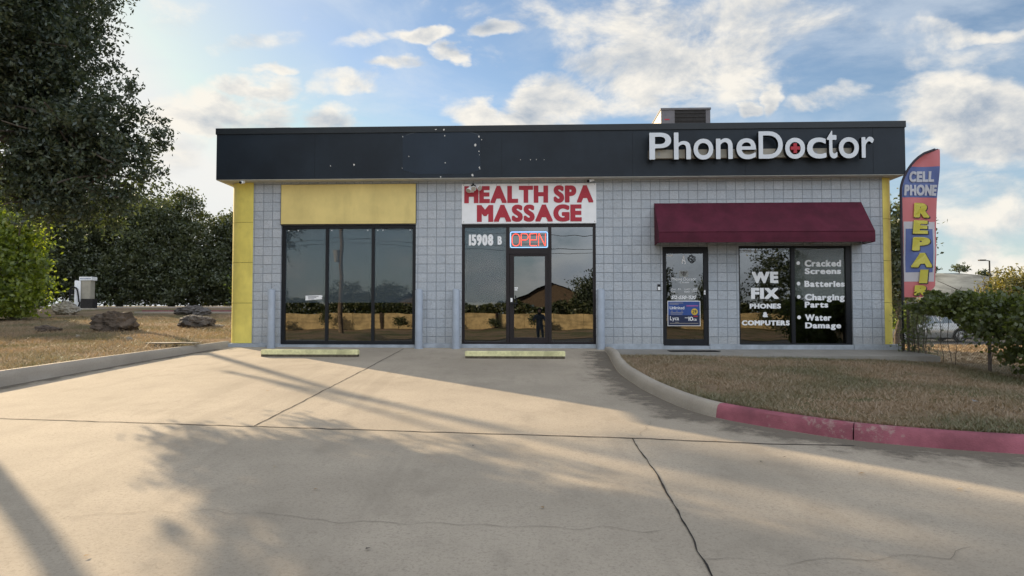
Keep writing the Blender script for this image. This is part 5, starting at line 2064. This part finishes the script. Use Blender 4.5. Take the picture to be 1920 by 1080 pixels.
# ------------------------------------------------------------------ parked car (seen side on, nose to the left)
def car(x, y, z, lab):
    t = thing('parked_car', lab, 'car', (x, y, z), 0)
    # stations along x: (x, half width low, belt z, roof z, roof half width)
    S = [(-2.28, .55, .62, .66, .40), (-2.18, .74, .70, .74, .55), (-1.75, .84, .80, .86, .66), (-1.05, .87, .90, .98, .70), (-.95, .87, .91, 1.03, .68), (-.20, .88, .94, 1.42, .56), (.45, .88, .96, 1.47, .56),
         (1.10, .87, .98, 1.42, .55), (1.75, .86, 1.0, 1.16, .58), (1.85, .85, 1.0, 1.09, .62), (2.20, .78, .96, 1.03, .60), (2.28, .66, .80, .86, .5)]

    def ring(s):
        xx_, hw, bz, rz_, rw = s
        lowz = .24
        return [(xx_, -hw * .92, lowz), (xx_, -hw, .45), (xx_, -hw * .985, bz), (xx_, -rw, rz_ - .06), (xx_, -rw * .8, rz_), (xx_, rw * .8, rz_), (xx_, rw, rz_ - .06), (xx_, hw * .985, bz), (xx_, hw, .45), (xx_, hw * .92, lowz)]
    mb = MB()
    R_ = [ring(s) for s in S]
    k = 10
    for r in R_:
        mb.v += r
    for i in range(len(S) - 1):
        for j in range(k):
            mb.f.append((i * k + j, i * k + (j + 1) % k, (i + 1) * k + (j + 1) % k, (i + 1) * k + j))
    mb.f += [tuple(range(k)), tuple((len(S) - 1) * k + j for j in range(k))]
    mb.mi = [0] * len(mb.f)
    body = mb.build('body', M['silver'], t, smooth=True)
    for side in (-1, 1):
        wn_ = MB()
        for x0, x1 in ((-.82, .12), (.18, 1.02), (1.08, 1.62)):
            def ed(xq, f):
                b = [np.interp(xq, [s[0] for s in S], [s[i] for s in S]) for i in (1, 2, 3, 4)]
                yl, zl, yh, zh = b[0] * .985, b[1], b[3], b[2] - .06
                return (xq, side * (yl + (yh - yl) * f + .012), zl + (zh - zl) * f)
            wn_.quad(ed(x0, .08), ed(x1, .08), ed(x1, .90), ed(x0, .90) if x0 > -.5 else ed(x0 + .5, .90))
        separate(wn_.build('side_window', M['carglass'], body))
    ws_ = MB().quad((-.93, -.62, 1.045), (-.93, .62, 1.045), (-.26, .50, 1.40), (-.26, -.50, 1.40))
    ws_.v = [(a - .02, b, c + .02) for a, b, c in ws_.v]
    ws_.build('windscreen', M['carglass'], body)
    rw_ = MB().quad((1.72, -.52, 1.20), (1.72, .52, 1.20), (1.16, .48, 1.41), (1.16, -.48, 1.41))
    rw_.v = [(a + .02, b, c + .02) for a, b, c in rw_.v]
    rw_.build('rear_window', M['carglass'], body)
    for wx in (-1.38, 1.40):
        for wy in (-.80, .80):
            wh = MB()
            sgn = 1 if wy > 0 else -1
            wh.tube([(wx, wy - .10, .33), (wx, wy - .085, .33), (wx, wy + .085, .33), (wx, wy + .10, .33)], [.29, .325, .325, .29], 28)
            wo = wh.build('wheel', M['tyre'], t, smooth=True)
            ri = MB()
            yf_ = wy + sgn * .104
            for q in range(10):
                a = q * math.tau / 10
                ri.tube([(wx + .04 * math.cos(a), yf_, .33 + .04 * math.sin(a)), (wx + .22 * math.cos(a + .1), yf_, .33 + .22 * math.sin(a + .1))], .016, 5)
            ri.tube([(wx + .225 * math.cos(a), yf_, .33 + .225 * math.sin(a)) for a in np.linspace(0, math.tau, 25)], .016, 5, caps=False)
            ri.tube([(wx, yf_ - .01, .33), (wx, yf_ + .01, .33)], .05, 12)
            ri.build('rim', M['alloy'], wo)
            ah = MB().tube([(wx, wy - sgn * .02, .36), (wx, sgn * .893, .36)], .375, 28)
            ah.build('wheel_arch', M['tyre'], body)
    for sgn in (-1, 1):
        MB().box(1.98, 2.27, sgn * .70 - .08, sgn * .70 + .08, .80, .93).build('tail_lamp', M['tail'], t, bevel=.02)
        MB().box(-2.20, -1.95, sgn * .70 - .08, sgn * .70 + .08, .60, .72).build('headlight', M['white'], t, bevel=.02)
        MB().box(-.75, -.60, sgn * .93 - .06, sgn * .93 + .06, .96, 1.07).build('side_mirror', M['silver'], t, bevel=.02)
        separate(MB().box(.05, .22, sgn * .885 - .012, sgn * .885 + .012, .84, .865).box(.95, 1.12, sgn * .88 - .012, sgn * .88 + .012, .85, .875).build('door_handle', M['alloy'], t))
    MB().box(-2.0, 2.1, -.70, .70, .16, .30).build('underbody', M['tyre'], t)
    return t


car(22.05, 37.2, zlot(22, 37) + .02, 'silver sedan parked beyond the chain link fence and vine')

# ------------------------------------------------------------------ what stands across the road (mirrored in the glass)
sw_ = thing('stone_wall', 'long low tan stone wall across the road mirrored in the windows', 'wall', (0, -30, -.45))
a = Vector((-60, -27.3 + 1.6, 0))
mbw = MB()
def wy_(x):
    return -28.7 - .067 * x * .6
for i in range(60):
    x0, x1 = -75 + i * 2.5, -75 + (i + 1) * 2.5 - .02
    y0, y1 = wy_(x0), wy_(x1)
    h = .74 + .03 * random.random()
    mbw.v += [(x0, y0 + 30, -.1), (x1, y1 + 30, -.1), (x1, y1 + 29.7, -.1), (x0, y0 + 29.7, -.1), (x0, y0 + 30, h + .45), (x1, y1 + 30, h + .45), (x1, y1 + 29.7, h + .45), (x0, y0 + 29.7, h + .45)]
    b_ = len(mbw.v) - 8
    mbw.f += [(b_, b_ + 1, b_ + 5, b_ + 4), (b_ + 1, b_ + 2, b_ + 6, b_ + 5), (b_ + 2, b_ + 3, b_ + 7, b_ + 6), (b_ + 3, b_, b_ + 4, b_ + 7), (b_ + 4, b_ + 5, b_ + 6, b_ + 7)]
    mbw.mi += [0] * 5
mbw.build('masonry', M['stone'], sw_)
pm = MB()
for i in range(16):
    x0 = -75 + i * 10
    pm.box(x0 - .12, x0 + .12, wy_(x0) + 30.03, wy_(x0) + 30.14, -.1, 1.3)
separate(pm.build('pilaster', M['shingle'], sw_))


def house(x, y, wd_, hh, lab):
    t = thing('brick_house', lab, 'house', (x, y, -.3))
    MB().box(-wd_ / 2, wd_ / 2, -4, 0, 0, hh).prism([(-wd_ / 2, hh), (wd_ / 2, hh), (0, hh + wd_ * .19)], 1, -3.9, -.02).build('wall', M['brick'], t)
    MB().quad((-wd_ / 2 - .4, .4, hh - .12), (0, .4, hh + wd_ * .205), (0, -4.4, hh + wd_ * .205), (-wd_ / 2 - .4, -4.4, hh - .12)).quad((wd_ / 2 + .4, .4, hh - .12), (0, .4, hh + wd_ * .205), (0, -4.4, hh + wd_ * .205), (wd_ / 2 + .4, -4.4, hh - .12)).build('roof', M['shingle'], t)
    for sx in (-.25, .2):
        wo = MB().box(sx * wd_ - .5, sx * wd_ + .5, .0, .04, .9, 2.1).build('window', M['carglass'], t)


house(-.6, -47, 10.0, 2.4, 'brick house with low gable roof mirrored in the massage door')
house(-16.5, -48, 8.0, 2.0, 'brick house with low gable roof mirrored in the three pane window')
for x, y, lab in ((-36, -52, 'round tree across the road mirrored at the left pane'), (-27, -56, 'round tree across the road mirrored in the middle left pane'), (-21, -52, 'round tree across the road mirrored in the third left pane'),
                  (3.5, -40, 'dense tree across the road mirrored right of the middle door'), (15.5, -38, 'dense tree across the road mirrored in the right shop window'), (9.5, -37, 'dense tree across the road mirrored in the right shop door'), (21.5, -39, 'tallest dense tree across the road mirrored in the lettered shop window')):
    big = y > -45
    lo = [(x, y, 3.0, 2.6, 1.9), (x + 1.8, y, 2.2, 1.9, 1.6), (x - 1.9, y, 2.3, 1.9, 1.5)] if not big else [(x, y, 4.6, 3.2, 3.4), (x - 2.2, y, 2.6, 2.0, 1.8)] if x > 20 else [(x, y, 3.0, 1.9, 2.0), (x + .9, y, 4.6, 1.2, 1.1), (x - .6, y, 1.6, 1.4, 1.4)]
    tree('roadside_tree', lab, x, y, -.3, lo, M['oak'], 5000, .26, .5, 16, .18, 1.8, 'trees across the road')
for k_, (x, h_) in enumerate(((-24, .9), (-19.5, 1.3), (-13.0, .8), (-9.4, 1.1), (-5.2, .7), (-1.6, 1.0), (4.2, 1.2), (8.8, .8), (12.6, 1.5), (17.5, 1.1))):
    yb_ = wy_(x) + 1.3
    tree('roadside_shrub', 'small straggly shrub before the stone wall across the road', x, yb_, -.55, [(x, yb_, -.5 + h_ * .75, .28 + .3 * h_, h_ * .55), (x + .5, yb_, -.5 + h_ * .5, .35, .3)], M['oak2'], 900, .13, .2, 10, .03, 2.0, 'shrubs before the stone wall', cat='shrub', sparse=.5)
hg = thing('clipped_hedge', 'long dark hedge behind the stone wall across the road', 'hedge', (0, -32, -.4))
n = 60000
hx = -60 + rng.random(n) * 110
leaf_mesh('leaves', np.stack([hx, -1.6 - .04 * hx - rng.random(n) * 1.1, .2 + rng.random(n) * np.array([2.0 + .9 * mnoise.noise(Vector((q * .35, 0, 0))) + .4 * mnoise.noise(Vector((q * 1.3, 4, 0))) for q in hx])], 1), .22 + rng.random(n) * .16, M['oak2'], hg, 1.6)
MB().prism([(-60, -.2 - 0), (-60, -1), (50, -5), (50, -4.2)], 2, 0, .8).build('stem', M['bark'], hg)
pl_ = thing('utility_pole', 'wooden utility pole with grey transformer across the road', 'utility pole', (-15.1, -12.8 - 5, -1.0))
MB().cyl(0, 0, 0, 10.5, .17, 14, r1=.12).build('pole', M['wood'], pl_)
MB().cyl(-.34, .05, 5.5, 6.4, .24, 16).build('transformer', M['ac'], pl_, smooth=True)
MB().box(-1.1, 1.1, -.06, .06, 9.6, 9.74).build('crossarm', M['wood'], pl_)
wr = MB()
for z, y_ in ((9.85, -.9), (9.85, .9), (8.2, 0), (7.3, 0), (7.0, .1)):
    for x0, x1 in ((-45, 0), (0, 45)):
        wr.tube([(x0 + (x1 - x0) * q / 12, y_ * .3, z - 1.0 * 4 * (q / 12) * (1 - q / 12)) for q in range(13)], .018, 5)
separate(wr.build('wire', M['blackmetal'], pl_))

# ------------------------------------------------------------------ the photographer (mirrored in the middle door)
ph = thing('person', 'standing person in dark clothes holding up a phone, mirrored in the middle door', 'person', (-.05, -.48, zdrive(-.48)))
me = bpy.data.meshes.new('body')
J = dict(hip=(0, 0, .95), waist=(0, .0, 1.08), chest=(0, .01, 1.32), neck=(0, 0, 1.49), head=(0, .03, 1.60), crown=(0, .02, 1.72),
         lh=(-.09, 0, .90), lk=(-.11, .02, .50), la=(-.12, -.02, .09), lf=(-.13, .14, .04), rh=(.09, 0, .90), rk=(.11, .02, .50), ra=(.12, -.02, .09), rf=(.13, .14, .04),
         ls=(-.18, 0, 1.41), lel=(-.27, .10, 1.18), lw=(-.09, .27, 1.40), lp=(-.045, .31, 1.45), rs=(.18, 0, 1.41), re=(.27, .10, 1.18), rw=(.09, .27, 1.40), rp=(.045, .31, 1.45))
RR = dict(hip=.15, waist=.13, chest=.155, neck=.055, head=.085, crown=.07, lh=.09, lk=.06, la=.042, lf=.035, rh=.09, rk=.06, ra=.042, rf=.035,
          ls=.065, lel=.042, lw=.028, lp=.034, rs=.065, re=.042, rw=.028, rp=.034)
ks = list(J)
E_ = [('hip', 'waist'), ('waist', 'chest'), ('chest', 'neck'), ('neck', 'head'), ('head', 'crown'), ('hip', 'lh'), ('lh', 'lk'), ('lk', 'la'), ('la', 'lf'), ('hip', 'rh'), ('rh', 'rk'), ('rk', 'ra'), ('ra', 'rf'),
      ('chest', 'ls'), ('ls', 'lel'), ('lel', 'lw'), ('lw', 'lp'), ('chest', 'rs'), ('rs', 're'), ('re', 'rw'), ('rw', 'rp')]
vs = [J[k] for k in ks]
es = [(ks.index(a), ks.index(b)) for a, b in E_]
rr = [RR[k] for k in ks]
for sgn, pk in ((-1, 'lp'), (1, 'rp')):
    for q in range(4):
        i0 = len(vs)
        bx, by, bz = J[pk]
        vs += [(bx - sgn * .012, by + .03, bz + .03 - q * .021), (bx - sgn * .040, by + .045 - .004 * q, bz + .033 - q * .022), (bx - sgn * .055, by + .03, bz + .034 - q * .022)]
        rr += [.010, .009, .008]
        es += [(ks.index(pk), i0), (i0, i0 + 1), (i0 + 1, i0 + 2)]
    i0 = len(vs)
    vs += [(bx - sgn * .015, by - .012, bz + .02), (bx - sgn * .035, by - .012, bz + .045)]
    rr += [.011, .009]
    es += [(ks.index(pk), i0), (i0, i0 + 1)]
me.from_pydata(vs, es, [])
bo = bpy.data.objects.new('body', me)
COL.objects.link(bo)
bo.parent = ph
skm = bo.modifiers.new('skin', 'SKIN')
for i, v in enumerate(me.skin_vertices[0].data):
    v.radius = (rr[i], rr[i])
    v.use_root = (i == 0)
bo.modifiers.new('sub', 'SUBSURF').levels = 1
bo.modifiers['sub'].render_levels = 1
bo.modifiers['skin'].use_smooth_shade = True
me.materials.append(M['shirt'])
hm = MB()
hm.tube([(0, .0, 1.60), (0, -.005, 1.68), (0, .0, 1.74), (0, .01, 1.775)], [.10, .107, .085, .03], 16)
hm.build('hair', M['hair'], ph, smooth=True)
fcm = MB().tube([(0, .10, 1.585), (0, .115, 1.62), (0, .10, 1.665)], [.05, .065, .055], 14)
fcm.build('face', M['skin'], ph, smooth=True)
pt = thing('phone', 'dark phone held up by the person mirrored in the door', 'phone', (-.05, -.09, EYE - .01))
MB().box(-.075, .075, -.006, .004, -.038, .036).build('case', M['blackmetal'], pt, bevel=.004)
